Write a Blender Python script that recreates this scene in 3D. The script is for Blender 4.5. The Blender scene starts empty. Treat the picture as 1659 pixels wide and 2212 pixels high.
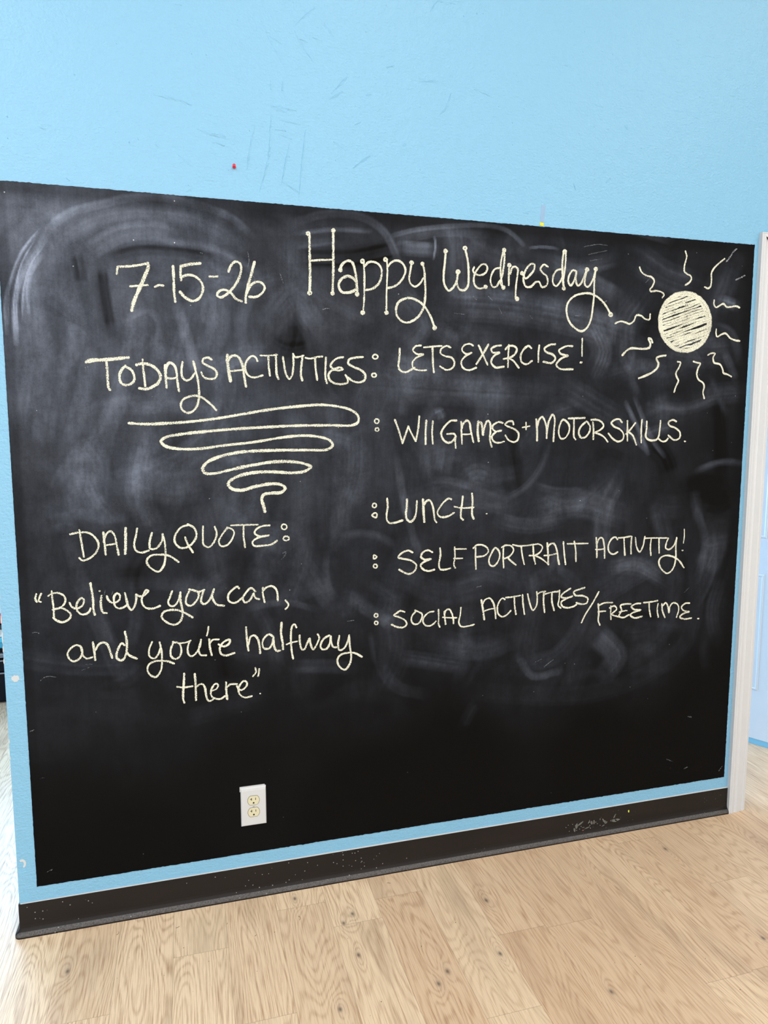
import bpy, bmesh, math, random
import numpy as np
from mathutils import Vector, Matrix

scene = bpy.context.scene
COL = scene.collection
random.seed(7)

# ------------------------------------------------------------------ camera
cam_d = bpy.data.cameras.new('camera')
cam = bpy.data.objects.new('camera', cam_d)
COL.objects.link(cam)
PITCH, YAW, ROLL = 0.115324, 0.275283, -0.000588
cam.location = (0.0, -2.139905, 1.479484)
cy, sy, cp, sp = math.cos(YAW), math.sin(YAW), math.cos(PITCH), math.sin(PITCH)
fwd = Vector((sy*cp, cy*cp, -sp)); rgt = Vector((cy, -sy, 0)); up = rgt.cross(fwd)
cr, sr = math.cos(ROLL), math.sin(ROLL)
rgt, up = cr*rgt + sr*up, -sr*rgt + cr*up
cam.rotation_euler = Matrix((rgt, up, -fwd)).transposed().to_euler()
cam_d.sensor_width = 36.0
cam_d.lens = 36.0*1524.667/2212.0
cam_d.clip_start = 0.02
scene.camera = cam

# ------------------------------------------------------------------ exposure, world, lights
scene.view_settings.view_transform = 'Standard'
scene.view_settings.look = 'None'
scene.view_settings.gamma = 1.0
scene.view_settings.use_curve_mapping = False
scene.view_settings.exposure = 0.18

world = bpy.data.worlds.new('sky'); scene.world = world
world.use_nodes = True
bg = world.node_tree.nodes['Background']
bg.inputs['Color'].default_value = (0.62, 0.80, 1.0, 1)
bg.inputs['Strength'].default_value = 2.0

def area(name, loc, size, power, color, rot=(0, 0, 0)):
    d = bpy.data.lights.new(name, 'AREA'); d.shape = 'RECTANGLE'
    d.size, d.size_y = size; d.energy = power; d.color = color
    o = bpy.data.objects.new(name, d); COL.objects.link(o)
    o.location = loc; o.rotation_euler = rot
    return o
CEIL = 4.0
for ly, pw in ((-1.25, 10), (-2.6, 24), (-4.6, 40)):
    for lx, k in ((-1.6, 1.5), (0.9, .9), (3.2, 1.0)):
        area('ceiling_panel_light', (lx, ly, CEIL-0.02), (1.2, 0.6), pw*k, (1.0, 0.99, 0.975))
# added soft fill behind the camera; no window stands there
area('front_fill_light', (-1.2, -6.35, 1.65), (5.6, 2.9), 120, (0.95, 0.98, 1.0), (math.radians(90), 0, 0))
# daylight of the shop windows in the far room
area('window_daylight', (-1.0, 4.45, 1.55), (4.6, 2.1), 540, (0.37, 0.63, 1.0), (math.radians(-90), 0, 0))

# ------------------------------------------------------------------ helpers
def link(name, me, mats=(), parent=None, kind=None, label=None, cat=None, group=None, smooth=False):
    o = bpy.data.objects.new(name, me); COL.objects.link(o)
    for m in (mats if isinstance(mats, (list, tuple)) else [mats]):
        me.materials.append(m)
    if parent: o.parent = parent
    if kind: o['kind'] = kind
    if label: o['label'] = label
    if cat: o['category'] = cat
    if group: o['group'] = group
    if smooth:
        for p in me.polygons: p.use_smooth = True
    return o
def empty(name, loc, label, cat, group=None):
    o = bpy.data.objects.new(name, None); COL.objects.link(o); o.location = loc
    o.empty_display_size = 0.05
    o['label'] = label; o['category'] = cat
    if group: o['group'] = group
    return o
class MB:
    """collects boxes and polygons into one mesh"""
    def __init__(s): s.bm = bmesh.new()
    def box(s, x0, x1, y0, y1, z0, z1, mi=0, bev=0.0, seg=2):
        b = bmesh.new()
        bmesh.ops.create_cube(b, size=1)
        for v in b.verts:
            v.co = Vector((x0+(v.co.x+.5)*(x1-x0), y0+(v.co.y+.5)*(y1-y0), z0+(v.co.z+.5)*(z1-z0)))
        if bev: bmesh.ops.bevel(b, geom=b.edges[:], offset=bev, segments=seg, affect='EDGES', profile=.6)
        s.merge(b, mi); return s
    def merge(s, b, mi=0, M=None):
        vm = {}
        for v in b.verts: vm[v] = s.bm.verts.new(M @ v.co if M else v.co)
        for f in b.faces:
            try:
                g = s.bm.faces.new([vm[v] for v in f.verts]); g.material_index = mi; g.smooth = f.smooth
            except ValueError: pass
        b.free()
    def prism(s, pts, y0, y1, mi=0, sides=True):
        """polygon of (x, z) points extruded from y0 (front) to y1 (back)"""
        a = [s.bm.verts.new((x, y0, z)) for x, z in pts]
        b = [s.bm.verts.new((x, y1, z)) for x, z in pts]
        f = s.bm.faces.new(a); f.material_index = mi
        f = s.bm.faces.new(b[::-1]); f.material_index = mi
        n = len(pts)
        for i in range(n):
            f = s.bm.faces.new((a[i], b[i], b[(i+1) % n], a[(i+1) % n])); f.material_index = mi
        return s
    def lathe(s, prof, M, seg=20, mi=0):
        """profile of (radius, height) about z, placed by M"""
        rings = []
        for r, h in prof:
            rings.append([s.bm.verts.new(M @ Vector((r*math.cos(2*math.pi*i/seg), r*math.sin(2*math.pi*i/seg), h))) for i in range(seg)])
        for a, b in zip(rings, rings[1:]):
            for i in range(seg):
                f = s.bm.faces.new((a[i], a[(i+1) % seg], b[(i+1) % seg], b[i])); f.material_index = mi; f.smooth = True
        f = s.bm.faces.new(rings[-1]); f.material_index = mi
        f = s.bm.faces.new(rings[0][::-1]); f.material_index = mi
        return s
    def build(s, name, mats, parent=None, recalc=True, **k):
        if recalc: bmesh.ops.recalc_face_normals(s.bm, faces=s.bm.faces[:])
        me = bpy.data.meshes.new(name); s.bm.to_mesh(me); s.bm.free()
        return link(name, me, mats, parent, **k)

def parse(t): return [tuple(float(q)/1000 for q in a.split(',')) for a in t.split()]
def catmull(pts, step=0.0025):
    """smooth the traced stroke"""
    P = [np.array(p) for p in pts]
    closed = len(P) > 3 and np.linalg.norm(P[0]-P[-1]) < 1e-4
    if closed: Q = [P[-2]] + P + [P[1]]
    else: Q = [2*P[0]-P[1]] + P + [2*P[-1]-P[-2]]
    out = []
    for i in range(1, len(Q)-2):
        p0, p1, p2, p3 = Q[i-1:i+3]
        d = [max(np.linalg.norm(b-a), 1e-6)**.5 for a, b in ((p0, p1), (p1, p2), (p2, p3))]
        m1 = (p2-p1) if i == 1 and not closed else d[1]*((p1-p0)/d[0]-(p2-p0)/(d[0]+d[1])+(p2-p1)/d[1])
        m2 = (p2-p1) if i == len(Q)-3 and not closed else d[1]*((p2-p1)/d[1]-(p3-p1)/(d[1]+d[2])+(p3-p2)/d[2])
        n = max(2, int(np.linalg.norm(p2-p1)/step))
        for k in range(n):
            t = k/n
            out.append((2*t**3-3*t*t+1)*p1+(t**3-2*t*t+t)*m1+(-2*t**3+3*t*t)*p2+(t**3-t*t)*m2)
    out.append(P[-1])
    return np.array(out)

# traced layout of the wall face, millimetres (x along the wall, z up)
CHALK = {
  'date_lettering': [
    (6.2, "-163.2,1909.1 -161.5,1920.4 -159.8,1928.6"),
    (7.4, "-159.8,1928.6 -121.7,1932.7 -81.6,1941.9"),
    (10.6, "-80.7,1941.9 -79.7,1932.1 -92.0,1901.9 -108.9,1864.7 -121.0,1836.9 -127.7,1812.9"),
    (6.3, "-129.1,1877.3 -106.1,1880.8 -82.9,1883.4"),
    (6.3, "-63.8,1879.8 -52.4,1885.0 -41.2,1884.2"),
    (8.8, "-13.2,1938.3 -12.2,1901.8 -12.5,1865.0 -10.1,1842.1"),
    (8.9, "61.1,1951.1 35.7,1947.2 8.1,1939.6"),
    (7.6, "8.1,1939.6 6.7,1923.5 7.8,1902.0"),
    (8.3, "7.2,1909.8 25.6,1916.8 46.2,1914.3 64.1,1896.8 66.8,1878.3 55.9,1854.6 37.2,1845.8 16.8,1855.0 3.6,1869.5"),
    (7.1, "86.5,1916.5 97.2,1916.2 108.0,1917.7"),
    (8.1, "139.8,1933.5 147.3,1950.3 160.8,1961.8 173.5,1956.5 175.5,1940.3 169.2,1916.5 152.9,1889.8 131.1,1867.6 114.4,1859.7 106.1,1865.4 111.5,1876.0 126.7,1881.4 145.4,1873.0 159.2,1857.2 174.4,1851.8"),
    (9.1, "214.2,1963.7 203.8,1927.9 193.5,1894.3 187.1,1865.7 186.7,1849.1"),
    (7.8, "190.7,1875.3 203.2,1899.6 222.7,1909.1 237.1,1903.7 241.7,1892.1 234.1,1877.5 216.9,1866.2 197.7,1865.2"),
  ],
  'greeting_lettering': [
    (9.2, "376.0,2051.5 376.2,1997.2 376.7,1939.7 374.7,1884.6"),
    (8.6, "447.6,2068.1 447.4,2016.2 446.9,1958.3 444.1,1888.1"),
    (6.4, "381.0,1978.3 409.7,1982.1 444.7,1985.1"),
    (6.8, "370.6,2051.1 368.7,2052.7 368.2,2055.1 369.3,2057.5 371.7,2058.9 374.3,2058.8 376.2,2057.2 376.7,2054.8 375.5,2052.4 373.2,2051.0 370.6,2051.1"),
    (7.0, "372.8,1881.2 370.8,1882.9 370.3,1885.5 371.5,1887.9 373.9,1889.4 376.7,1889.2 378.7,1887.5 379.2,1884.9 378.0,1882.4 375.6,1881.0 372.8,1881.2"),
    (6.9, "446.4,2065.9 444.6,2067.4 444.1,2069.7 445.2,2072.0 447.4,2073.4 450.0,2073.3 451.8,2071.8 452.3,2069.4 451.2,2067.2 449.0,2065.8 446.4,2065.9"),
    (7.0, "442.3,1884.0 440.6,1885.4 440.2,1887.4 441.2,1889.4 443.1,1890.6 445.3,1890.4 447.0,1889.1 447.4,1887.0 446.4,1885.0 444.5,1883.9 442.3,1884.0"),
    (7.0, "466.9,1953.6 465.4,1954.9 464.9,1956.8 465.8,1958.7 467.7,1959.8 469.8,1959.7 471.4,1958.4 471.8,1956.5 470.9,1954.6 469.0,1953.5 466.9,1953.6"),
    (7.1, "517.9,1885.2 516.0,1886.8 515.5,1889.2 516.6,1891.5 518.9,1892.9 521.5,1892.7 523.4,1891.1 523.9,1888.7 522.8,1886.4 520.5,1885.1 517.9,1885.2"),
    (7.0, "534.7,1982.2 532.5,1984.0 531.9,1986.7 533.2,1989.3 535.8,1990.9 538.8,1990.7 541.0,1989.0 541.5,1986.3 540.3,1983.6 537.7,1982.1 534.7,1982.2"),
    (7.1, "535.1,1830.9 533.1,1832.6 532.6,1835.2 533.7,1837.6 536.2,1839.0 538.9,1838.8 541.0,1837.1 541.5,1834.6 540.3,1832.1 537.9,1830.7 535.1,1830.9"),
    (7.1, "607.4,1991.8 605.3,1993.4 604.7,1995.9 605.9,1998.4 608.3,1999.8 611.1,1999.7 613.2,1998.0 613.8,1995.5 612.6,1993.1 610.1,1991.6 607.4,1991.8"),
    (7.2, "610.7,1834.7 608.9,1836.1 608.4,1838.4 609.5,1840.5 611.6,1841.7 614.1,1841.6 615.9,1840.1 616.4,1837.9 615.3,1835.7 613.2,1834.5 610.7,1834.7"),
    (7.2, "690.7,1987.5 688.6,1989.1 688.1,1991.6 689.2,1993.9 691.6,1995.3 694.3,1995.2 696.3,1993.6 696.9,1991.2 695.8,1988.8 693.4,1987.4 690.7,1987.5"),
    (7.2, "726.1,1987.5 724.4,1988.9 723.9,1991.0 724.9,1993.0 726.9,1994.2 729.3,1994.1 731.1,1992.8 731.6,1990.6 730.6,1988.6 728.5,1987.4 726.1,1987.5"),
    (7.4, "767.4,1794.6 765.1,1796.4 764.5,1799.2 765.8,1801.8 768.4,1803.3 771.5,1803.1 773.8,1801.2 774.4,1798.5 773.1,1795.9 770.5,1794.4 767.4,1794.6"),
    (8.7, "468.9,1953.7 470.6,1967.0 479.9,1979.2 495.4,1985.1 506.2,1979.3 512.3,1962.1 516.2,1941.8 518.3,1918.4 520.3,1889.0"),
    (9.5, "515.2,1927.1 504.4,1936.8 488.9,1939.7 473.4,1932.1 464.0,1918.4 464.5,1903.8 473.1,1892.5 488.6,1891.8 504.1,1895.6 518.2,1903.7"),
    (6.2, "540.5,1984.4 542.5,1949.2 542.3,1904.9 540.9,1866.3 537.7,1834.9"),
    (7.6, "544.5,1972.9 554.6,1983.8 568.7,1986.7 586.1,1981.3 596.2,1967.1 595.5,1943.4 586.0,1922.0 568.5,1907.8 548.0,1902.2"),
    (6.3, "613.1,1994.8 615.3,1971.2 614.0,1935.5 612.4,1893.6 611.4,1839.6"),
    (7.7, "617.8,1977.3 627.4,1988.2 643.4,1995.2 657.9,1991.6 670.8,1977.5 672.5,1962.6 662.8,1941.2 646.7,1923.8 630.7,1915.5 617.8,1912.4"),
    (6.3, "692.5,1990.8 688.1,1963.6 684.9,1942.4 690.5,1927.7 703.6,1920.8 718.2,1929.1 731.3,1948.0"),
    (8.0, "728.7,1990.0 733.7,1972.2 736.2,1942.2 738.1,1906.0 735.7,1875.5 731.2,1857.0 718.8,1835.1 702.4,1820.7 679.5,1811.3 659.9,1815.9 645.3,1832.0 643.0,1850.0 648.5,1868.3 663.0,1879.6 685.7,1885.8 705.4,1881.6 725.1,1871.9 738.4,1858.8 755.2,1833.6 768.8,1800.3"),
    (7.2, "801.5,2029.6 799.4,2031.2 798.8,2033.6 800.0,2036.0 802.4,2037.5 805.2,2037.4 807.3,2035.8 807.9,2033.3 806.8,2030.9 804.3,2029.5 801.5,2029.6"),
    (7.3, "843.5,1968.9 841.3,1970.6 840.6,1973.2 841.9,1975.8 844.5,1977.3 847.5,1977.1 849.7,1975.4 850.4,1972.8 849.1,1970.2 846.5,1968.7 843.5,1968.9"),
    (7.3, "866.2,2042.1 864.0,2043.8 863.3,2046.4 864.6,2049.0 867.2,2050.5 870.2,2050.4 872.4,2048.7 873.1,2046.0 871.8,2043.5 869.2,2042.0 866.2,2042.1"),
    (7.4, "938.6,1928.9 936.7,1930.4 936.2,1932.5 937.2,1934.6 939.3,1935.8 941.8,1935.6 943.7,1934.2 944.2,1932.1 943.2,1930.0 941.1,1928.8 938.6,1928.9"),
    (7.4, "1000.3,2045.8 998.4,2047.3 997.8,2049.5 998.9,2051.7 1001.1,2053.0 1003.8,2052.9 1005.8,2051.5 1006.3,2049.2 1005.3,2047.0 1003.0,2045.7 1000.3,2045.8"),
    (7.5, "1000.3,1929.8 998.3,1931.3 997.7,1933.6 998.8,1935.8 1001.1,1937.1 1003.7,1937.0 1005.7,1935.4 1006.3,1933.2 1005.2,1930.9 1002.9,1929.6 1000.3,1929.8"),
    (7.4, "1019.2,2000.1 1017.1,2001.7 1016.5,2004.1 1017.6,2006.5 1020.0,2007.8 1022.8,2007.7 1025.0,2006.2 1025.6,2003.7 1024.4,2001.4 1022.0,2000.0 1019.2,2000.1"),
    (7.6, "1048.8,1896.7 1046.8,1898.2 1046.2,1900.5 1047.3,1902.7 1049.6,1904.0 1052.3,1903.9 1054.3,1902.4 1054.9,1900.0 1053.9,1897.8 1051.5,1896.5 1048.8,1896.7"),
    (7.5, "1064.6,1978.6 1062.8,1980.0 1062.3,1982.0 1063.2,1983.9 1065.2,1985.1 1067.6,1985.0 1069.4,1983.7 1069.9,1981.6 1069.0,1979.7 1066.9,1978.5 1064.6,1978.6"),
    (7.6, "1216.0,2054.6 1213.8,2056.2 1213.1,2058.6 1214.3,2061.0 1216.8,2062.4 1219.8,2062.3 1222.0,2060.7 1222.7,2058.3 1221.5,2055.9 1219.0,2054.5 1216.0,2054.6"),
    (7.7, "1217.1,1938.9 1215.2,1940.2 1214.7,1942.3 1215.6,1944.3 1217.7,1945.5 1220.2,1945.4 1222.1,1944.0 1222.6,1941.9 1221.7,1939.9 1219.5,1938.7 1217.1,1938.9"),
    (7.7, "1299.9,2002.3 1297.4,2004.1 1296.6,2006.9 1297.9,2009.6 1300.8,2011.2 1304.1,2011.0 1306.7,2009.2 1307.4,2006.5 1306.1,2003.8 1303.3,2002.2 1299.9,2002.3"),
    (7.7, "1333.0,2006.6 1330.7,2008.2 1330.0,2010.7 1331.1,2013.1 1333.7,2014.6 1336.8,2014.4 1339.1,2012.8 1339.8,2010.3 1338.6,2007.9 1336.0,2006.4 1333.0,2006.6"),
    (7.9, "1395.0,1861.1 1392.1,1863.2 1391.2,1866.3 1392.6,1869.3 1395.9,1871.1 1399.7,1870.8 1402.5,1868.8 1403.4,1865.6 1402.0,1862.6 1398.7,1860.9 1395.0,1861.1"),
    (7.6, "804.1,2032.1 801.4,1996.6 797.8,1961.0 800.5,1932.8 815.1,1914.6 828.8,1923.6 840.4,1942.1 844.7,1970.8"),
    (8.2, "844.8,1967.3 843.6,1935.1 852.5,1919.4 868.3,1919.2 879.3,1931.6 881.5,1969.4 878.2,2008.5 869.9,2040.0"),
    (7.1, "899.9,1990.2 896.1,1981.0 901.4,1972.3 919.5,1967.2 939.4,1976.3 945.2,1991.1 939.0,2000.8 927.0,2000.7 913.2,1987.4 902.6,1970.6 898.9,1952.4 904.0,1934.7 918.1,1926.4 940.2,1931.2"),
    (7.1, "987.7,1993.6 971.5,1989.0 959.7,1970.3 956.9,1948.4 964.5,1934.3 976.6,1934.9 988.5,1953.8"),
    (7.1, "998.2,2041.2 991.5,2008.3 991.3,1979.3 994.6,1957.7 999.2,1932.5"),
    (7.4, "1003.7,2048.8 1003.6,2016.3 999.0,1979.8 992.7,1946.7 1003.3,1932.7"),
    (7.4, "1021.0,2002.8 1019.9,1977.3 1020.7,1942.7"),
    (7.2, "1024.9,1977.6 1032.6,1998.1 1042.9,2000.5 1051.3,1993.7 1050.5,1975.4 1046.3,1942.3 1045.1,1905.5"),
    (7.2, "1068.2,1980.1 1078.9,1966.1 1095.3,1978.0 1109.5,1997.2 1109.1,2011.8 1096.6,2011.8 1082.3,1997.4 1072.5,1973.0 1073.0,1954.7 1081.7,1940.5 1098.4,1941.4 1114.8,1956.3"),
    (7.3, "1157.7,2007.4 1144.0,2013.2 1131.7,1998.5 1139.2,1987.9 1154.3,1977.7 1159.1,1959.4 1153.1,1946.1 1138.3,1942.7 1127.3,1958.4 1114.8,1956.3"),
    (7.3, "1211.1,2003.2 1192.0,1998.3 1178.9,1979.1 1178.3,1956.7 1189.2,1948.0 1203.8,1961.8 1211.9,1977.2"),
    (8.0, "1213.7,2055.2 1210.5,2021.7 1212.5,1984.7 1218.1,1944.0"),
    (7.3, "1222.2,2059.5 1222.1,2022.4 1218.7,1992.5 1214.4,1966.2"),
    (7.1, "1263.0,1998.8 1249.9,2001.7 1237.5,1986.1 1233.9,1965.4 1242.9,1952.7 1255.4,1968.4 1263.2,1995.0 1261.8,1972.5 1269.0,1954.1 1281.8,1962.3 1291.9,1985.4 1299.8,2006.6"),
    (7.4, "1302.2,2002.9 1295.6,1978.1 1297.3,1955.6 1308.4,1952.5 1323.1,1972.1 1333.0,2002.9"),
    (7.7, "1334.1,2008.6 1331.0,1972.6 1331.4,1927.1 1328.5,1889.0 1322.5,1846.7 1308.9,1819.4 1289.5,1807.2 1265.0,1815.9 1242.5,1835.9 1230.5,1869.4 1234.8,1896.0 1255.0,1917.7 1285.1,1928.6 1315.8,1930.9 1342.7,1922.0 1370.2,1902.3 1396.3,1869.0"),
  ],
  'ray0': [
    (6.5, "1502.7,2026.3 1510.1,2012.0 1528.3,2001.5 1552.3,1996.3 1562.0,1985.2 1555.7,1966.6 1546.4,1954.5 1550.6,1949.8 1572.4,1952.6 1594.6,1948.7 1603.1,1940.8 1597.5,1931.5"),
  ],
  'ray1': [
    (6.6, "1681.8,2090.4 1688.0,2074.1 1685.5,2060.6 1680.6,2040.3 1681.5,2023.6 1692.2,2015.9 1706.9,2010.0 1711.6,2000.2 1702.1,1986.2 1688.2,1978.0"),
  ],
  'ray2': [
    (6.7, "1844.3,2075.6 1822.2,2059.0 1802.4,2040.8 1793.1,2023.4 1794.5,1999.7 1791.7,1979.1 1781.7,1971.8 1768.1,1975.2"),
  ],
  'ray3': [
    (6.8, "1810.2,1932.3 1810.2,1918.5 1819.3,1908.7 1835.7,1916.3 1850.2,1922.1 1863.6,1912.4 1882.7,1913.3 1904.0,1916.7 1919.3,1912.5"),
  ],
  'ray4': [
    (6.9, "1825.0,1833.0 1825.0,1819.2 1830.0,1807.9 1850.6,1817.3 1865.4,1820.6 1885.7,1805.6 1907.8,1798.3 1927.4,1796.5"),
  ],
  'ray5': [
    (6.9, "1795.9,1743.6 1810.3,1749.9 1825.2,1749.6 1818.4,1735.5 1822.9,1718.1 1849.0,1711.7 1860.7,1696.2 1865.9,1682.2 1883.5,1677.3 1900.0,1670.5"),
  ],
  'ray6': [
    (6.9, "1736.4,1719.4 1751.3,1715.6 1765.3,1713.2 1757.4,1697.3 1752.9,1674.6 1761.1,1657.3 1780.8,1645.4 1786.6,1633.2 1782.8,1612.1 1789.2,1591.7"),
  ],
  'ray7': [
    (6.8, "1671.0,1717.1 1682.6,1714.6 1679.3,1700.7 1666.2,1676.3 1671.1,1662.6 1677.9,1652.3 1668.7,1631.4 1662.3,1612.2"),
  ],
  'ray8': [
    (8.2, "1620.7,1737.0 1595.8,1732.9 1584.0,1725.8 1592.9,1709.0 1589.6,1695.2 1572.2,1679.5 1544.6,1666.9 1517.1,1656.9"),
  ],
  'ray9': [
    (8.1, "1565.1,1779.5 1558.5,1791.1 1548.5,1792.5 1557.4,1774.2 1554.0,1762.2 1540.2,1757.8 1512.3,1756.9 1484.6,1757.4 1467.1,1751.2 1448.3,1732.9"),
  ],
  'ray10': [
    (6.6, "1551.6,1873.8 1549.3,1856.3 1531.4,1857.3 1517.0,1866.7 1497.2,1867.5 1488.3,1848.8 1471.1,1838.2 1455.2,1842.5 1435.6,1845.1 1416.5,1837.7"),
  ],
  'ray11': [
    (7.2, "1892.7,2111.7 1878.6,2099.9 1867.1,2082.1 1853.2,2067.7"),
  ],
  'ray12': [
    (6.3, "1935.2,2024.7 1918.6,2016.1 1897.8,2007.1"),
  ],
  'sun_disc': [
    (13.5, "1799.3,1857.9 1797.3,1831.8 1788.1,1807.1 1772.3,1785.7 1751.2,1769.0 1726.2,1758.2 1699.0,1754.0 1671.6,1756.6 1645.9,1765.8 1623.5,1780.9 1606.0,1800.8 1594.5,1824.3 1589.7,1849.6 1591.9,1875.1 1600.9,1899.1 1616.1,1920.1 1636.6,1936.7 1661.0,1947.7 1687.7,1952.4 1714.9,1950.4 1740.8,1941.8 1763.7,1927.1 1781.8,1907.3 1794.0,1883.7 1799.3,1857.9"),
    (9.5, "1789.3,1856.2 1787.4,1831.7 1778.9,1808.5 1764.3,1788.5 1744.7,1772.8 1721.5,1762.7 1696.3,1758.7 1670.8,1761.1 1646.9,1769.8 1626.1,1783.9 1609.8,1802.7 1599.1,1824.7 1594.6,1848.4 1596.6,1872.4 1605.0,1894.9 1619.1,1914.6 1638.2,1930.2 1660.8,1940.5 1685.6,1944.9 1710.9,1943.0 1735.0,1934.9 1756.2,1921.1 1773.1,1902.5 1784.4,1880.3 1789.3,1856.2"),
    (7.8, "1716.7,1948.1 1751.3,1922.6 1774.2,1889.5 1786.8,1855.7 1786.4,1828.1"),
    (7.8, "1597.1,1861.7 1601.7,1828.1 1618.9,1794.8 1652.9,1768.7"),
    (11.3, "1652.4,1941.1 1655.6,1940.8 1658.6,1943.0 1661.7,1944.5 1664.9,1944.0"),
    (7.9, "1620.2,1915.6 1641.2,1925.6 1662.5,1931.6 1683.8,1940.3 1705.2,1948.3"),
    (8.7, "1610.4,1902.6 1637.9,1912.7 1665.7,1922.6 1693.5,1932.4 1721.4,1945.1"),
    (10.2, "1603.1,1890.7 1636.1,1901.6 1669.3,1913.1 1702.4,1928.5 1736.1,1937.8"),
    (9.7, "1598.7,1881.9 1635.5,1893.4 1672.5,1908.1 1710.1,1917.2 1747.6,1930.6"),
    (9.2, "1596.4,1868.5 1635.9,1883.9 1675.9,1896.3 1716.1,1910.5 1756.5,1926.2"),
    (7.6, "1595.0,1860.1 1636.9,1876.0 1679.3,1890.0 1722.1,1902.4 1764.9,1921.0"),
    (8.3, "1594.9,1850.5 1638.8,1864.4 1683.0,1880.0 1727.5,1896.1 1772.6,1908.5"),
    (8.8, "1595.9,1841.6 1641.0,1855.1 1686.3,1872.5 1732.0,1887.9 1778.3,1902.0"),
    (10.1, "1598.1,1828.9 1643.6,1848.5 1689.7,1864.5 1736.3,1879.8 1783.4,1893.4"),
    (11.3, "1600.6,1823.6 1646.5,1840.1 1693.0,1854.8 1739.6,1872.8 1787.0,1885.9"),
    (10.8, "1605.1,1811.6 1651.0,1826.2 1696.9,1846.5 1743.6,1861.2 1790.8,1874.1"),
    (9.4, "1609.8,1802.6 1654.9,1819.6 1700.5,1834.2 1746.3,1852.4 1792.6,1868.7"),
    (8.2, "1614.6,1798.4 1658.9,1810.7 1703.4,1828.9 1748.2,1845.8 1793.6,1861.1"),
    (8.4, "1622.0,1790.0 1664.4,1804.8 1707.2,1820.2 1750.5,1830.7 1793.8,1848.1"),
    (9.6, "1628.5,1785.4 1669.2,1798.7 1710.2,1810.1 1751.3,1826.6 1792.8,1841.2"),
    (11.7, "1637.0,1774.7 1674.9,1791.8 1713.3,1802.8 1752.1,1814.7 1790.9,1829.6"),
    (11.3, "1647.4,1772.0 1682.0,1782.8 1716.7,1796.3 1751.8,1806.3 1787.0,1819.0"),
    (8.6, "1662.3,1764.5 1691.3,1776.5 1720.7,1785.3 1750.2,1795.2 1779.8,1805.4"),
    (9.3, "1682.6,1761.6 1703.6,1769.0 1724.9,1771.9 1745.9,1780.7 1767.3,1785.8"),
  ],
  'activities_title': [
    (9.5, "-252.0,1667.6 -244.5,1672.2 -210.0,1674.6 -175.1,1678.6 -142.4,1682.9"),
    (5.0, "-252.0,1667.1 -243.5,1667.3 -227.4,1670.8 -205.1,1672.7"),
    (7.1, "-200.2,1671.5 -198.9,1644.2 -198.8,1618.1 -197.2,1597.2 -193.7,1592.0"),
    (7.7, "-150.9,1659.6 -161.4,1647.6 -167.5,1631.8 -165.2,1614.7 -155.5,1607.0 -140.3,1608.6 -129.3,1619.3 -128.1,1629.9 -135.0,1648.2 -149.7,1657.1"),
    (6.4, "-104.2,1677.9 -103.5,1656.8 -101.4,1630.4 -99.8,1604.0"),
    (9.0, "-121.0,1663.0 -105.1,1667.3 -84.8,1663.9 -67.3,1652.3 -57.7,1634.0 -63.5,1615.2 -79.4,1603.0 -97.6,1596.0 -115.4,1597.9"),
    (8.4, "-43.7,1663.5 -43.5,1634.2 -42.0,1602.2"),
    (7.5, "-42.9,1650.2 -37.2,1666.3 -30.5,1671.3 -19.1,1664.1 -13.2,1645.5 -11.5,1618.8 -8.4,1592.0"),
    (6.5, "-42.3,1628.9 -29.4,1626.5 -13.7,1629.5"),
    (6.5, "4.2,1674.0 0.8,1651.2 2.1,1632.5 12.2,1621.9 25.6,1627.5 38.0,1643.9"),
    (7.3, "34.5,1676.1 38.4,1657.4 44.2,1630.6 47.3,1600.9 46.4,1571.0 39.0,1546.5 25.3,1532.8 12.0,1530.0 -2.2,1540.7 -4.4,1554.3 2.6,1567.8 18.7,1576.1 37.3,1579.1 55.8,1573.9 76.7,1557.7 95.1,1538.2"),
    (7.1, "85.6,1683.3 75.1,1688.5 61.7,1683.5 60.1,1674.1 71.8,1666.3 90.3,1657.2 99.3,1645.2 94.9,1631.6 78.7,1627.7 62.8,1632.3 55.2,1645.7"),
    (11.2, "130.5,1695.9 130.5,1673.7 133.6,1647.2 137.5,1623.5"),
    (8.0, "131.5,1679.7 140.7,1693.2 152.6,1696.5 164.3,1689.4 172.7,1668.8 176.6,1642.1 181.7,1607.8"),
    (6.1, "136.7,1650.8 153.0,1652.9 172.4,1655.4"),
    (7.1, "216.4,1682.4 212.1,1692.2 201.7,1696.4 189.5,1687.1 181.7,1672.0 181.3,1654.1 189.9,1639.4 206.3,1634.3 230.6,1640.8"),
    (6.7, "226.4,1698.5 246.9,1698.5 274.3,1702.0"),
    (7.3, "249.0,1696.2 249.4,1670.7 252.5,1641.2"),
    (7.0, "271.2,1699.8 271.6,1668.2 272.7,1644.1 277.7,1631.5"),
    (6.8, "292.0,1695.8 295.2,1671.8 300.9,1644.6 310.0,1632.1 317.9,1642.0 323.0,1672.4 322.6,1705.7"),
    (6.2, "323.5,1702.7 328.0,1696.8 340.4,1697.7 353.8,1702.0"),
    (8.2, "350.7,1700.4 347.2,1673.0 345.0,1645.5 348.8,1628.8"),
    (6.8, "360.0,1695.2 373.1,1693.4 395.1,1698.6 410.3,1700.5"),
    (7.4, "388.8,1695.4 390.0,1664.9 394.3,1631.2"),
    (6.9, "421.9,1697.8 420.0,1665.5 419.7,1637.8 424.3,1621.6"),
    (7.3, "474.6,1700.1 458.5,1697.2 442.5,1686.0 436.0,1673.6 445.5,1664.6 464.7,1669.6 473.7,1663.7 461.4,1660.3 442.3,1661.4 429.4,1647.3 432.4,1631.9 448.3,1621.4 470.8,1619.6 488.6,1625.2 487.0,1639.1 482.2,1646.8"),
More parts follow.
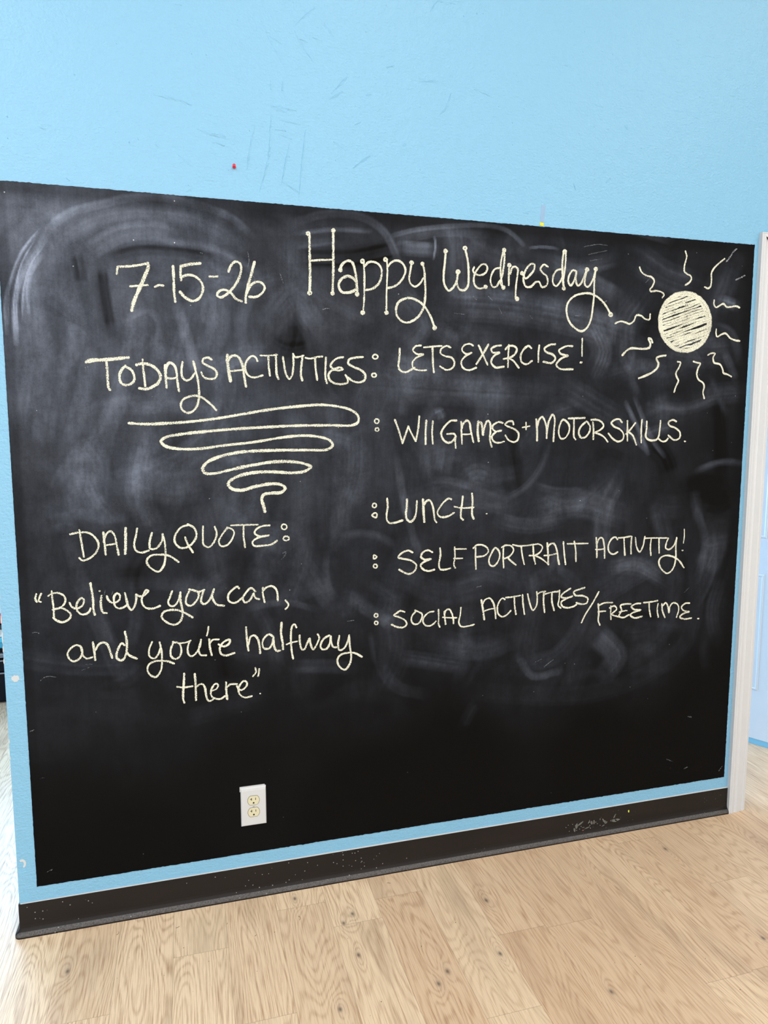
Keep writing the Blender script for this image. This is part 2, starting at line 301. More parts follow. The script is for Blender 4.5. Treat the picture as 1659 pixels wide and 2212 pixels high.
    (7.5, "536.7,1702.4 513.3,1700.2 493.9,1693.5 490.6,1682.6 506.7,1672.2 529.4,1663.3 544.0,1649.6 542.3,1633.9 525.9,1625.8 503.2,1630.1 490.3,1639.2"),
  ],
  'bullet_title': [
    (5.6, "572.6,1698.4 568.9,1701.0 567.9,1704.9 570.0,1708.7 574.4,1710.8 579.5,1710.5 583.2,1707.8 584.2,1703.9 582.1,1700.1 577.7,1698.0 572.6,1698.4"),
    (5.6, "568.9,1643.1 565.6,1645.4 564.8,1648.8 566.6,1652.0 570.5,1653.8 575.0,1653.5 578.3,1651.2 579.2,1647.8 577.3,1644.6 573.4,1642.8 568.9,1643.1"),
  ],
  'entry_exercise': [
    (7.3, "655.1,1730.9 653.9,1703.5 651.0,1676.0 657.3,1664.3 674.1,1659.6 690.9,1667.0 703.5,1674.0"),
    (6.8, "724.3,1742.9 707.4,1740.4 698.2,1728.3 709.7,1716.8 732.2,1715.5 709.7,1705.0 697.1,1690.9 699.3,1673.1 718.4,1666.5 741.8,1667.0"),
    (6.8, "735.0,1737.3 762.7,1740.9 792.7,1743.8"),
    (7.4, "762.7,1738.9 763.8,1710.4 765.3,1682.6 767.6,1661.5"),
    (7.2, "823.0,1740.0 810.0,1744.3 792.8,1735.1 789.5,1721.1 806.0,1712.4 827.7,1708.1 836.6,1694.4 832.4,1678.2 810.7,1669.7 789.0,1680.0"),
    (7.2, "899.5,1748.3 888.4,1753.2 868.7,1747.4 862.3,1733.1 875.7,1721.5 895.5,1725.3 875.8,1715.5 860.6,1697.0 865.2,1679.0 885.2,1670.5 911.7,1678.8"),
    (7.3, "919.5,1748.9 933.2,1723.1 950.8,1689.9"),
    (7.6, "952.8,1752.8 937.6,1727.3 922.4,1704.6 912.4,1691.0"),
    (7.8, "996.5,1751.4 977.6,1748.7 962.9,1738.1 969.0,1728.2 992.4,1728.8 971.4,1716.1 963.7,1697.5 978.9,1681.6 1008.3,1684.3"),
    (7.1, "1025.0,1753.5 1023.4,1721.6 1023.3,1683.8"),
    (7.4, "1013.0,1739.6 1022.8,1749.3 1043.3,1750.8 1053.6,1740.9 1046.2,1724.2 1028.2,1713.5 1007.8,1708.9"),
    (7.1, "1023.6,1713.4 1042.1,1703.6 1061.9,1682.3"),
    (7.4, "1105.6,1746.5 1096.2,1753.2 1080.2,1743.7 1068.3,1722.8 1072.1,1700.2 1090.7,1694.5 1109.0,1705.3"),
    (7.4, "1134.2,1755.7 1131.7,1728.7 1132.4,1703.0"),
    (7.9, "1191.9,1761.6 1170.7,1758.0 1153.2,1745.9 1159.6,1735.7 1183.4,1728.1 1194.2,1715.8 1181.9,1700.9 1151.1,1703.5"),
    (7.9, "1256.3,1757.4 1234.8,1756.7 1206.7,1741.2 1214.2,1731.0 1240.6,1725.5 1217.0,1716.4 1198.6,1695.0 1210.9,1682.8 1259.9,1681.7"),
    (6.4, "1292.6,1782.9 1292.6,1754.3 1293.6,1726.9"),
    (9.1, "1289.1,1704.4 1292.0,1704.9"),
  ],
  'swirl_underline': [
    (8.9, "-147.2,1500.0 -103.2,1497.2 -43.7,1499.7 21.5,1504.6 92.7,1513.6 165.2,1526.1 244.0,1539.9 329.3,1550.5 406.0,1556.2 457.9,1551.6 499.8,1540.7 521.0,1522.9 520.9,1505.0 504.9,1495.7 431.3,1494.6 328.5,1493.4 228.1,1488.4 144.8,1483.4 58.3,1475.7 -12.3,1467.6 -49.7,1459.5 -62.5,1448.5 -52.8,1435.5 -18.3,1426.6 42.7,1426.1 114.6,1435.4 202.5,1444.8 277.4,1456.9 343.3,1463.3 394.6,1460.1 430.8,1448.7 440.1,1434.4 425.4,1421.7 352.9,1419.7"),
    (10.1, "352.9,1419.7 251.7,1419.5 162.6,1415.3 104.1,1403.5 65.3,1386.8 51.5,1369.8 57.2,1355.0 83.5,1353.0 122.3,1361.3 191.2,1375.2 261.0,1385.3 316.6,1384.6 352.3,1378.0 371.8,1368.6 352.0,1355.1 311.0,1350.7"),
    (10.7, "311.0,1350.7 250.4,1355.2 190.7,1352.7 146.2,1341.0 123.8,1324.0 130.7,1308.9 159.9,1301.7 204.7,1312.3 249.8,1318.9 280.0,1315.7 292.5,1305.2 279.6,1292.8 249.2,1291.0 226.6,1286.5 221.3,1273.9 225.9,1253.5 229.6,1235.6"),
  ],
  'bullet_games': [
    (5.0, "577.7,1501.4 574.4,1504.3 573.6,1508.4 575.4,1512.2 579.3,1514.3 583.6,1513.8 586.9,1511.0 587.7,1506.9 585.9,1503.0 582.1,1500.9 577.7,1501.4"),
    (5.0, "579.0,1477.0 576.4,1479.3 575.8,1482.5 577.2,1485.4 580.2,1487.0 583.6,1486.7 586.1,1484.4 586.7,1481.2 585.3,1478.3 582.3,1476.7 579.0,1477.0"),
  ],
  'bullet_lunch': [
    (5.3, "569.5,1237.6 566.5,1240.6 565.7,1244.8 567.4,1248.6 571.0,1250.6 575.0,1250.0 578.0,1247.0 578.8,1242.8 577.1,1239.0 573.5,1237.0 569.5,1237.6"),
    (5.6, "574.0,1220.4 580.3,1217.5 578.1,1205.6 564.4,1212.7 574.0,1220.4"),
  ],
  'entry_games': [
    (7.2, "639.7,1511.6 651.3,1481.8 664.6,1439.3"),
    (7.3, "664.6,1439.3 674.5,1466.1 683.8,1491.3"),
    (7.3, "683.8,1491.3 694.5,1469.2 708.7,1445.4"),
    (7.3, "708.7,1445.4 716.2,1481.8 720.0,1522.9"),
    (7.3, "743.9,1510.3 741.5,1475.5 741.7,1435.7"),
    (7.3, "765.6,1507.2 763.5,1472.3 766.1,1437.2"),
    (8.0, "845.3,1510.6 826.4,1509.0 805.9,1491.4 794.2,1469.0 802.9,1448.2 818.5,1439.4 834.0,1444.8 844.2,1459.3"),
    (7.1, "814.8,1467.4 840.6,1466.4 842.6,1443.2 844.6,1423.2"),
    (7.4, "862.7,1505.9 864.1,1472.1 866.3,1436.6"),
    (7.4, "863.0,1478.6 869.7,1499.5 881.7,1510.8 890.5,1504.3 896.1,1478.5 905.5,1441.2"),
    (5.9, "868.4,1466.3 885.8,1466.3 899.8,1468.2"),
    (8.9, "922.0,1507.7 920.0,1478.5 924.1,1444.4"),
    (8.9, "922.1,1504.4 930.9,1504.4 939.3,1464.9"),
    (7.8, "939.3,1464.9 943.5,1488.2 953.8,1509.4 962.7,1504.5 965.0,1475.2 963.7,1449.1 970.6,1426.2"),
    (7.1, "1008.5,1503.0 994.8,1506.2 973.6,1494.8 972.0,1485.0 984.7,1475.2 1005.4,1478.5 984.7,1473.6 970.7,1457.3 978.1,1442.5 996.1,1438.5 1014.1,1442.3"),
    (7.3, "1047.2,1498.2 1043.3,1508.0 1028.9,1507.9 1017.2,1498.1 1027.4,1491.6 1053.0,1481.7 1066.0,1468.5 1062.9,1447.1 1048.5,1440.5 1028.4,1448.9 1019.1,1462.0"),
    (5.5, "1092.6,1504.8 1093.1,1481.7"),
    (5.5, "1080.2,1488.3 1105.7,1492.6"),
    (7.6, "1129.7,1514.9 1133.2,1481.7 1134.5,1445.1"),
    (7.6, "1134.0,1491.7 1140.8,1514.9 1151.7,1523.2 1163.3,1505.0 1169.0,1478.4 1169.7,1453.3"),
    (8.0, "1169.9,1471.7 1176.3,1508.4 1189.8,1531.0 1197.7,1518.4 1196.5,1481.7 1195.1,1443.1"),
    (7.4, "1228.7,1514.5 1217.2,1495.1 1214.2,1471.6 1223.1,1451.4 1238.2,1453.1 1252.0,1471.6 1252.8,1495.1 1242.1,1508.5 1228.7,1514.5"),
    (7.1, "1250.5,1518.6 1277.9,1519.4 1311.5,1520.6"),
    (7.7, "1270.3,1517.0 1271.3,1488.4 1272.3,1458.0 1278.4,1448.5"),
    (7.5, "1318.5,1508.8 1298.0,1491.8 1290.2,1471.5 1299.3,1454.5 1316.6,1456.2 1331.4,1474.9 1332.7,1491.8 1322.4,1507.1"),
    (7.8, "1343.0,1505.4 1346.7,1478.2 1346.7,1449.3"),
    (7.5, "1336.5,1513.9 1355.0,1515.0 1376.8,1507.2 1385.1,1493.6 1372.0,1479.9 1348.9,1471.4"),
    (7.2, "1348.9,1471.4 1372.6,1464.6 1390.6,1454.2 1403.0,1439.8"),
    (7.6, "1456.8,1506.4 1445.2,1516.7 1427.5,1514.2 1415.0,1503.9 1426.5,1491.9 1450.7,1481.6 1465.4,1464.4 1462.2,1447.1 1444.6,1440.3 1422.3,1450.7 1405.8,1467.9"),
    (7.3, "1478.5,1510.9 1479.6,1478.2 1481.2,1443.5"),
    (7.3, "1510.5,1504.1 1494.5,1485.1 1475.3,1466.1"),
    (8.0, "1485.0,1473.0 1501.7,1460.8 1517.2,1429.4"),
    (7.3, "1536.6,1514.6 1535.0,1481.6 1537.1,1437.0"),
    (7.7, "1556.0,1509.4 1556.1,1481.6 1554.4,1457.2 1569.3,1444.9 1597.9,1446.5 1606.4,1457.0 1610.4,1485.1 1611.9,1511.3"),
    (7.4, "1606.0,1450.0 1623.0,1439.4 1639.4,1442.8 1645.3,1449.9"),
    (7.8, "1676.6,1509.7 1662.5,1515.0 1644.3,1506.2 1649.1,1495.6 1674.5,1486.8 1694.2,1470.9 1693.2,1451.5 1672.7,1444.5 1646.8,1460.4"),
    (5.7, "1714.9,1439.6 1719.2,1438.9"),
  ],
  'entry_lunch': [
    (7.4, "614.4,1264.4 616.1,1237.7 612.5,1213.8 613.9,1195.0 622.2,1186.6 636.1,1186.1 665.4,1193.1"),
    (7.4, "680.0,1260.0 679.3,1233.1 676.5,1211.6 680.8,1195.3 692.1,1188.1 703.4,1195.9 710.3,1213.2 713.8,1253.7"),
    (9.0, "734.2,1258.5 735.8,1226.0 738.9,1186.5"),
    (7.2, "737.1,1239.5 745.6,1252.8 757.0,1255.2 765.7,1241.3 771.6,1214.0 774.7,1192.0 780.5,1183.1"),
    (7.3, "831.8,1256.4 823.1,1259.3 808.7,1251.0 794.4,1235.1 783.7,1213.6 791.9,1201.0 809.2,1199.0 826.6,1203.9 841.1,1212.3"),
    (7.6, "871.1,1264.4 868.5,1238.4 865.0,1213.7 866.2,1194.3 873.0,1188.0"),
    (7.6, "903.4,1273.2 905.8,1248.3 904.2,1215.2 905.3,1201.3 910.5,1190.0"),
    (6.4, "842.3,1232.3 867.2,1226.8 910.0,1227.5"),
    (4.6, "955.3,1205.2 957.7,1205.1"),
  ],
  'entry_portrait': [
    (7.0, "699.4,1088.0 685.0,1094.6 665.4,1088.6 651.1,1073.8 669.0,1068.4 694.1,1061.2 712.2,1046.4 708.7,1029.1 690.7,1017.9 672.7,1022.4 654.8,1033.8"),
    (7.3, "767.2,1085.5 751.8,1092.5 733.7,1085.3 728.4,1071.7 741.1,1062.3 763.0,1063.0 743.0,1057.0 727.4,1043.8 737.7,1029.3 756.0,1023.7 774.3,1027.3"),
    (7.3, "793.9,1096.5 795.2,1073.6 790.6,1045.7 794.5,1027.9 811.1,1025.2 829.7,1028.8"),
    (6.5, "844.5,1097.7 846.0,1064.1 842.6,1039.5 847.6,1029.3"),
    (5.5, "843.8,1091.7 862.5,1091.5 885.0,1090.5"),
    (5.6, "842.3,1060.7 859.1,1059.9 872.2,1059.9"),
    (6.5, "918.9,1092.5 919.4,1056.8 921.1,1021.7"),
    (6.5, "910.6,1092.1 922.5,1101.2 941.5,1101.4 960.7,1090.5 964.8,1077.8 951.6,1065.2 925.0,1061.9"),
    (6.6, "989.5,1089.2 974.6,1068.4 967.3,1047.2 973.3,1030.8 986.8,1028.2 1002.0,1045.5 1006.6,1066.8 999.3,1083.4 989.5,1089.2"),
    (6.6, "1019.3,1087.8 1019.3,1051.8 1021.8,1020.9"),
    (6.6, "1013.8,1089.9 1028.0,1096.4 1049.5,1091.8 1056.8,1078.9 1044.4,1059.6 1025.1,1051.5"),
    (7.0, "1034.8,1054.6 1046.7,1043.2 1065.8,1027.7"),
    (6.3, "1054.1,1097.0 1076.9,1091.7 1104.5,1091.9 1142.1,1094.9"),
    (6.6, "1084.8,1090.2 1089.5,1059.2 1097.4,1027.8"),
    (7.3, "1129.5,1088.2 1132.3,1057.1 1139.1,1027.5"),
    (7.0, "1125.4,1093.8 1151.3,1094.5 1164.3,1084.8 1158.0,1068.6 1136.3,1056.9 1116.5,1056.8"),
    (6.7, "1136.3,1056.9 1160.6,1044.7 1189.4,1023.0"),
    (8.0, "1182.4,1096.8 1186.3,1061.8 1188.6,1023.0"),
    (7.4, "1183.7,1080.2 1193.4,1092.6 1207.5,1093.8 1220.5,1067.5 1225.5,1037.7 1230.1,1020.8"),
    (6.4, "1172.4,1054.4 1196.6,1054.7 1222.7,1060.0"),
    (6.8, "1243.9,1097.7 1248.4,1058.8 1254.6,1019.5"),
    (6.1, "1259.7,1090.8 1293.3,1090.0 1338.9,1088.7"),
    (7.1, "1285.7,1097.8 1291.9,1071.5 1294.6,1028.6"),
    (6.5, "1371.7,1107.1 1375.1,1071.4 1376.4,1037.6"),
    (6.9, "1374.5,1086.4 1384.3,1104.7 1394.8,1106.1 1404.4,1077.6 1407.4,1034.1"),
    (5.9, "1371.1,1066.0 1390.1,1065.1 1406.9,1066.9"),
    (7.1, "1456.6,1097.8 1447.7,1106.5 1433.1,1100.7 1420.5,1076.8 1424.3,1055.9 1441.8,1045.7 1458.6,1052.4"),
    (6.6, "1460.6,1103.3 1482.0,1103.6 1509.9,1106.9"),
    (7.1, "1483.0,1100.5 1485.7,1070.1 1489.1,1040.3"),
    (7.0, "1514.3,1104.8 1512.6,1076.5 1514.0,1044.1"),
    (7.0, "1529.6,1100.4 1535.5,1067.8 1549.5,1048.8 1561.6,1068.5 1567.9,1102.6"),
    (6.3, "1566.8,1096.9 1590.9,1097.1 1626.3,1095.6 1659.7,1094.2"),
    (7.0, "1595.4,1095.7 1592.5,1065.2 1596.2,1035.1"),
    (7.1, "1627.3,1094.4 1628.6,1067.4 1630.4,1041.1"),
    (7.1, "1665.6,1092.8 1658.6,1073.8 1657.2,1058.4 1670.9,1051.9 1690.4,1064.6 1702.4,1091.2"),
    (7.5, "1701.4,1093.2 1699.7,1060.3 1701.8,1021.3 1696.7,990.4 1682.1,969.7 1666.6,964.7 1643.3,981.6 1630.9,1005.5 1636.7,1022.6 1658.6,1030.5 1688.1,1025.1 1716.1,1008.9 1738.0,982.3"),
    (5.8, "1732.3,1122.9 1733.7,1097.6 1731.4,1073.6"),
    (5.8, "1727.6,1045.8 1730.8,1045.6"),
  ],
  'bullet_portrait': [
    (5.4, "570.1,1085.4 579.9,1079.1 570.1,1072.7 570.1,1085.4"),
    (5.1, "572.3,1044.0 569.4,1046.8 568.7,1050.5 570.3,1053.9 573.7,1055.6 577.6,1055.0 580.4,1052.2 581.2,1048.5 579.6,1045.1 576.2,1043.4 572.3,1044.0"),
  ],
  'entry_social': [
    (6.5, "673.1,893.1 658.6,897.7 644.3,889.9 636.4,884.5 655.1,876.8 675.0,864.8 680.4,852.0 669.6,842.2 648.0,844.9 629.3,854.1"),
    (6.2, "711.1,892.2 698.5,877.2 696.7,861.4 705.9,850.0 720.5,850.7 732.1,867.6 733.1,881.7 722.1,889.6 709.3,895.9"),
    (6.2, "773.5,887.7 756.9,885.4 742.3,873.9 736.2,858.4 744.4,843.5 759.1,839.8 772.0,844.9 781.2,853.9"),
    (6.2, "790.2,891.9 791.2,863.2 790.6,845.3 795.1,833.5"),
    (6.9, "810.7,883.3 812.8,861.6 815.6,841.6"),
    (6.6, "810.8,876.1 816.2,888.3 827.4,891.1 836.9,877.8 842.8,855.8 843.7,842.0"),
    (5.6, "805.3,865.7 827.7,862.3 854.1,860.3"),
    (6.3, "869.5,893.5 867.2,868.4 862.6,843.4 871.5,829.0 892.4,828.4 917.2,832.0"),
    (7.9, "942.7,913.8 949.0,880.6 954.2,847.4"),
    (7.0, "946.8,899.0 956.1,914.7 971.5,919.1 985.3,903.6 992.4,877.6 996.1,848.0"),
    (5.7, "952.9,876.0 972.2,880.8 993.5,883.0"),
    (6.7, "1028.0,911.0 1020.1,915.9 1008.6,905.7 1001.2,884.3 1005.6,862.0 1019.5,851.8 1035.1,856.1 1051.3,870.4"),
    (6.4, "1031.8,917.0 1053.4,917.4 1084.9,920.8"),
    (8.0, "1063.3,916.7 1065.1,887.2 1070.5,857.2"),
    (6.8, "1093.6,922.1 1096.8,888.7 1102.4,854.9"),
    (6.8, "1113.1,923.6 1121.3,892.7 1134.3,865.8 1146.3,879.5 1149.7,906.0 1147.1,929.0"),
    (6.5, "1149.3,921.2 1163.6,927.9 1180.2,928.8"),
    (7.2, "1174.0,927.3 1174.1,892.9 1178.9,856.1"),
    (6.5, "1180.4,920.0 1199.1,923.8 1230.4,925.6"),
    (7.0, "1205.4,921.4 1206.3,890.7 1215.6,860.1"),
    (6.5, "1234.5,929.2 1233.4,896.6 1230.6,877.5 1240.7,866.0"),
    (6.9, "1276.6,933.1 1262.0,925.5 1245.5,915.0 1241.5,905.7 1262.8,900.4 1286.0,905.4 1262.9,898.5 1242.1,886.4 1246.8,872.5 1268.2,865.2 1293.6,869.3 1302.0,874.5"),
    (7.3, "1332.1,932.7 1313.0,928.1 1289.8,919.9 1296.6,907.8 1326.7,903.9 1346.4,892.9 1342.7,877.6 1323.4,874.2 1301.8,880.4"),
    (6.7, "1389.0,913.6 1366.5,876.0 1337.8,834.9 1324.5,808.5"),
    (7.0, "1388.5,870.5 1392.1,834.9 1390.8,811.4 1398.0,794.2"),
    (6.4, "1388.7,864.6 1414.6,872.7 1445.5,871.4"),
    (6.4, "1389.6,842.2 1402.7,842.8 1418.9,842.8"),
    (6.7, "1439.4,859.2 1440.4,835.4 1442.2,811.5"),
    (6.4, "1435.2,853.5 1454.8,858.9 1464.2,847.5 1447.1,832.9 1442.8,829.3 1460.8,822.0 1476.6,816.9"),
    (6.8, "1521.6,861.4 1499.1,863.0 1479.3,858.4 1484.5,840.2 1474.2,821.0 1492.4,813.7 1514.4,822.1"),
    (6.1, "1475.8,834.8 1491.3,837.7 1506.9,838.6"),
    (7.2, "1562.1,860.6 1544.1,860.7 1524.3,851.3 1536.0,840.5 1563.3,836.5 1532.0,828.8 1521.1,821.6 1537.5,809.2 1569.9,812.0"),
    (6.8, "1574.7,862.6 1602.9,863.1 1632.6,865.9"),
    (7.2, "1597.6,861.0 1599.7,836.0 1606.5,809.3"),
    (6.9, "1635.5,853.6 1632.8,833.6 1638.9,804.9"),
    (6.9, "1651.7,852.5 1655.3,828.0 1666.8,802.0"),
    (6.9, "1654.4,844.2 1667.7,855.5 1677.6,842.6 1683.6,817.9 1687.0,842.0 1700.3,853.2 1719.4,845.8 1725.2,827.1 1717.3,799.1"),
    (7.3, "1770.2,847.7 1752.2,847.7 1736.5,834.5 1746.6,821.5 1770.6,814.9 1745.0,809.4 1731.5,798.1 1750.8,789.3 1781.6,790.3"),
    (6.0, "1810.4,786.1 1814.7,785.7"),
  ],
  'bullet_social': [
    (5.2, "574.6,883.3 571.8,886.0 571.1,889.6 572.7,892.9 575.9,894.4 579.6,893.7 582.3,891.1 583.0,887.4 581.5,884.2 578.2,882.6 574.6,883.3"),
    (5.2, "575.4,858.8 572.8,861.3 572.1,864.7 573.6,867.8 576.6,869.2 580.1,868.6 582.7,866.0 583.3,862.6 581.9,859.6 578.8,858.1 575.4,858.8"),
  ],
  'quote_title': [
    (6.1, "-291.8,1199.2 -287.7,1160.9 -283.7,1122.4"),
    (6.6, "-316.3,1188.4 -292.1,1192.9 -266.9,1189.8 -250.0,1174.2 -243.0,1154.7 -251.9,1131.6 -272.2,1115.5 -288.0,1112.0 -295.5,1119.6"),
    (6.7, "-228.8,1190.4 -227.0,1158.2 -225.2,1126.0"),
    (7.2, "-228.8,1162.6 -222.0,1183.7 -209.7,1192.6 -200.2,1182.8 -195.3,1156.8 -190.6,1124.3"),
    (5.4, "-225.3,1153.0 -211.3,1154.1 -195.3,1156.8"),
    (8.7, "-168.7,1199.6 -170.1,1164.3 -172.5,1126.4"),
    (6.7, "-137.4,1197.5 -141.5,1176.1 -147.3,1150.4 -141.9,1132.8 -127.9,1126.9 -108.2,1132.1"),
    (6.8, "-97.3,1182.9 -104.4,1157.2 -103.0,1137.5 -88.7,1136.8 -69.4,1160.0 -67.9,1177.4"),
    (6.8, "-67.9,1178.3 -62.2,1150.9 -61.8,1115.8 -67.8,1085.3 -82.9,1068.5 -105.1,1080.7 -114.6,1100.9 -103.8,1115.7 -74.9,1118.7 -50.3,1113.1 -25.9,1094.2"),
    (6.6, "7.0,1202.9 -14.1,1197.1 -31.5,1175.9 -34.3,1154.1 -20.3,1136.7 0.7,1137.1 20.2,1153.9 28.0,1173.5 21.4,1193.6 3.7,1205.2"),
    (6.9, "-4.7,1166.0 3.0,1143.6 16.2,1120.9"),
    (6.4, "46.9,1197.0 46.1,1168.3 47.4,1141.6 62.1,1134.3 77.5,1149.2 86.0,1175.6 80.9,1194.4"),
    (6.4, "117.4,1189.9 101.8,1170.5 91.3,1148.6 98.7,1135.7 116.1,1138.5 131.7,1158.0 136.6,1178.0 128.1,1187.3 117.4,1191.2"),
    (5.6, "128.4,1197.1 165.4,1197.0 207.1,1196.4"),
    (6.5, "165.3,1194.8 164.6,1163.4 168.2,1129.4"),
    (7.1, "242.6,1192.8 222.5,1191.8 202.4,1182.1 197.8,1171.0 213.0,1160.5 240.7,1162.5 208.5,1157.0 190.6,1144.2 194.7,1132.7 221.3,1131.5 248.2,1134.9 264.1,1144.7"),
  ],
  'bullet_quote': [
    (5.1, "283.4,1179.3 279.8,1182.9 278.9,1187.9 281.0,1192.4 285.4,1194.7 290.4,1193.9 294.0,1190.4 295.0,1185.4 292.8,1180.8 288.4,1178.5 283.4,1179.3"),
    (5.4, "289.0,1144.7 285.1,1147.7 284.1,1151.9 286.4,1155.7 291.0,1157.6 296.3,1156.8 300.2,1153.8 301.2,1149.6 298.9,1145.8 294.2,1144.0 289.0,1144.7"),
  ],
  'quote_lettering': [
    (6.1, "-412.8,1022.2 -415.6,1009.1 -412.9,999.8"),
    (5.8, "-399.9,1022.5 -404.7,1012.0 -407.0,1001.3 -402.2,999.1"),
    (5.9, "-372.5,1028.0 -371.6,1003.8 -369.8,974.6 -370.4,952.7"),
    (6.4, "-381.8,1015.3 -371.8,1020.7 -356.5,1022.2 -341.6,1012.7 -337.9,1000.3 -342.9,987.3 -352.0,979.4 -371.9,974.7"),
    (6.7, "-352.0,979.4 -339.2,972.4 -326.6,959.3 -327.1,949.5 -336.3,940.4 -349.7,936.5 -363.7,942.5 -372.0,951.6"),
    (6.5, "-327.3,991.1 -323.4,981.1 -314.8,974.3 -303.7,974.8 -292.2,983.8 -289.8,998.3 -295.8,1003.1 -305.0,994.5 -310.1,980.1 -307.5,965.3 -297.9,956.0 -284.6,956.2 -275.2,964.2 -273.1,971.4"),
    (7.5, "-269.8,1044.7 -267.1,1021.3 -264.9,994.2 -264.9,969.6 -262.3,952.2"),
    (7.1, "-241.9,1006.2 -244.5,987.9 -243.6,968.1 -239.6,956.7 -230.6,954.8"),
    (4.9, "-246.9,1020.6 -245.4,1020.5"),
    (6.5, "-227.4,1004.0 -224.4,994.0 -215.7,984.7 -204.4,984.0 -193.8,991.9 -192.1,1004.2 -198.7,1010.8 -207.0,1003.9 -208.8,988.0 -206.0,972.9 -197.1,966.1 -184.5,967.7 -175.1,973.3"),
    (7.1, "-178.2,1009.5 -174.4,990.6 -170.6,970.4 -161.9,958.6 -153.4,969.2 -148.0,988.9 -147.4,1003.8"),
    (6.9, "-147.4,1003.8 -134.9,997.5 -123.1,1002.2 -113.4,1012.8 -119.1,1015.7 -126.5,1003.7 -132.4,990.3 -131.1,975.2 -124.5,964.7 -113.1,959.4 -96.6,960.3 -82.3,965.6"),
    (6.7, "-47.0,1007.4 -53.5,990.1 -59.2,975.4 -54.4,964.4 -42.6,962.8 -31.4,976.0 -23.4,1002.1"),
    (7.0, "-23.4,1002.1 -24.2,978.1 -20.2,954.9 -19.6,934.5 -27.5,913.4 -44.5,905.7 -65.6,915.0 -79.2,932.5 -72.8,946.0 -54.9,951.0 -33.5,949.5 -17.0,941.9 8.9,924.2"),
    (6.7, "1.8,1004.3 -7.2,984.6 -7.8,966.8 2.8,959.7 15.1,966.5 27.7,984.8 28.1,998.8 16.3,1005.9 2.0,1009.9"),
    (6.5, "16.2,1004.7 30.6,1001.2 45.3,1005.4"),
    (6.8, "44.0,1004.2 37.5,986.7 35.7,968.9 44.0,962.0 56.4,970.1 66.7,987.4 73.3,1006.2"),
    (6.8, "73.3,1006.2 67.9,987.3 71.1,971.7 80.6,958.2 101.4,953.6"),
    (6.9, "147.3,1004.1 142.5,1009.6 128.6,1001.4 115.8,986.7 115.4,968.7 127.6,960.1 140.1,961.9 155.3,973.8"),
    (6.9, "195.9,992.0 183.6,1002.6 168.2,989.9 157.8,971.1 165.0,958.9 180.3,967.0 190.8,987.1 191.9,979.2 198.0,969.7 206.8,966.5"),
    (6.9, "218.9,1001.0 218.5,982.7 223.6,956.2"),
    (6.9, "220.0,993.1 231.6,1002.8 247.0,1004.5 259.6,993.2 263.1,977.2 263.3,958.8"),
    (6.4, "287.3,957.2 296.1,944.7 293.4,935.6 286.8,930.2"),
    (6.3, "-305.9,862.6 -316.8,866.3 -331.9,856.7 -339.9,842.4 -333.5,824.1 -322.7,819.0 -308.9,826.0 -300.7,843.0 -303.6,859.7 -308.3,864.2"),
    (5.7, "-302.8,851.4 -298.7,833.3 -289.2,824.2 -274.2,826.9"),
    (6.9, "-271.0,870.6 -268.4,845.7 -267.1,818.0"),
    (7.4, "-264.6,848.1 -255.2,863.8 -243.7,868.3 -232.7,861.9 -226.1,842.0 -220.7,820.7"),
    (6.7, "-185.1,855.0 -192.5,861.2 -203.2,845.5 -208.8,821.0 -199.6,810.5 -189.3,813.7 -180.9,832.5"),
    (7.5, "-182.7,895.0 -179.0,868.4 -179.1,846.2 -179.7,832.3 -171.2,821.8 -153.6,811.9"),
    (6.2, "-108.6,858.3 -118.0,835.3 -116.2,814.1 -104.7,807.4 -92.6,819.0 -85.4,838.1"),
    (6.8, "-87.4,855.1 -83.1,829.5 -82.8,801.2 -86.5,770.4 -101.6,750.6 -116.9,757.8 -124.6,774.1 -119.6,790.5 -102.4,798.8 -81.6,798.3 -63.3,794.3 -49.1,786.8"),
    (6.5, "-48.2,851.8 -56.9,830.0 -56.2,810.1 -44.7,800.6 -31.2,807.9 -26.5,830.2 -32.6,847.7 -49.5,853.4"),
    (6.0, "-32.6,847.7 -11.3,848.7 0.8,853.4"),
    (6.5, "-2.0,850.8 -7.9,831.4 -5.9,811.3 3.3,804.8 17.0,815.0 28.3,834.0 31.5,853.7"),
    (6.6, "31.5,852.3 23.9,823.0 28.8,806.8 44.9,803.9"),
    (5.7, "54.2,891.7 52.4,877.6 48.6,865.1"),
    (7.2, "55.3,852.5 56.7,827.4 61.3,803.5"),
    (6.3, "56.4,839.9 65.6,850.1 83.3,850.2"),
    (7.2, "82.9,834.6 97.6,827.0 112.7,833.6 116.6,845.8 108.6,846.5 93.4,836.8 85.6,821.8 89.6,804.1 102.8,798.2 128.5,803.8"),
    (7.2, "165.6,881.2 167.2,846.4 170.9,808.0"),
    (7.3, "171.4,827.0 179.5,851.7 190.2,854.0 200.6,840.5 204.8,821.0 206.5,796.9"),
    (7.1, "246.9,846.2 234.7,853.6 219.0,842.1 214.1,823.4 219.9,810.1 233.8,808.9 244.9,824.0 248.3,842.9"),
    (7.1, "248.2,836.5 250.9,810.7 258.4,798.8 267.8,799.6"),
    (8.2, "273.9,887.2 271.8,853.8 276.0,824.6 277.2,803.6"),
    (7.1, "319.6,869.2 314.4,879.9 306.5,873.5 302.3,844.9 303.0,809.4 305.1,786.6 308.0,770.2"),
    (5.9, "288.4,817.1 302.5,821.7 321.4,824.0"),
    (7.0, "329.6,842.7 330.2,820.0 335.3,798.5 343.2,796.2 353.0,814.9 361.1,830.4 364.1,810.7 371.9,793.7 381.6,805.9 391.5,831.2 386.8,841.3"),
    (7.1, "423.7,835.0 407.5,826.6 396.1,808.0 399.1,793.0 413.6,791.7 425.1,808.8 428.6,831.4"),
    (6.6, "428.6,831.4 430.0,811.6 436.3,796.3 446.1,794.5"),
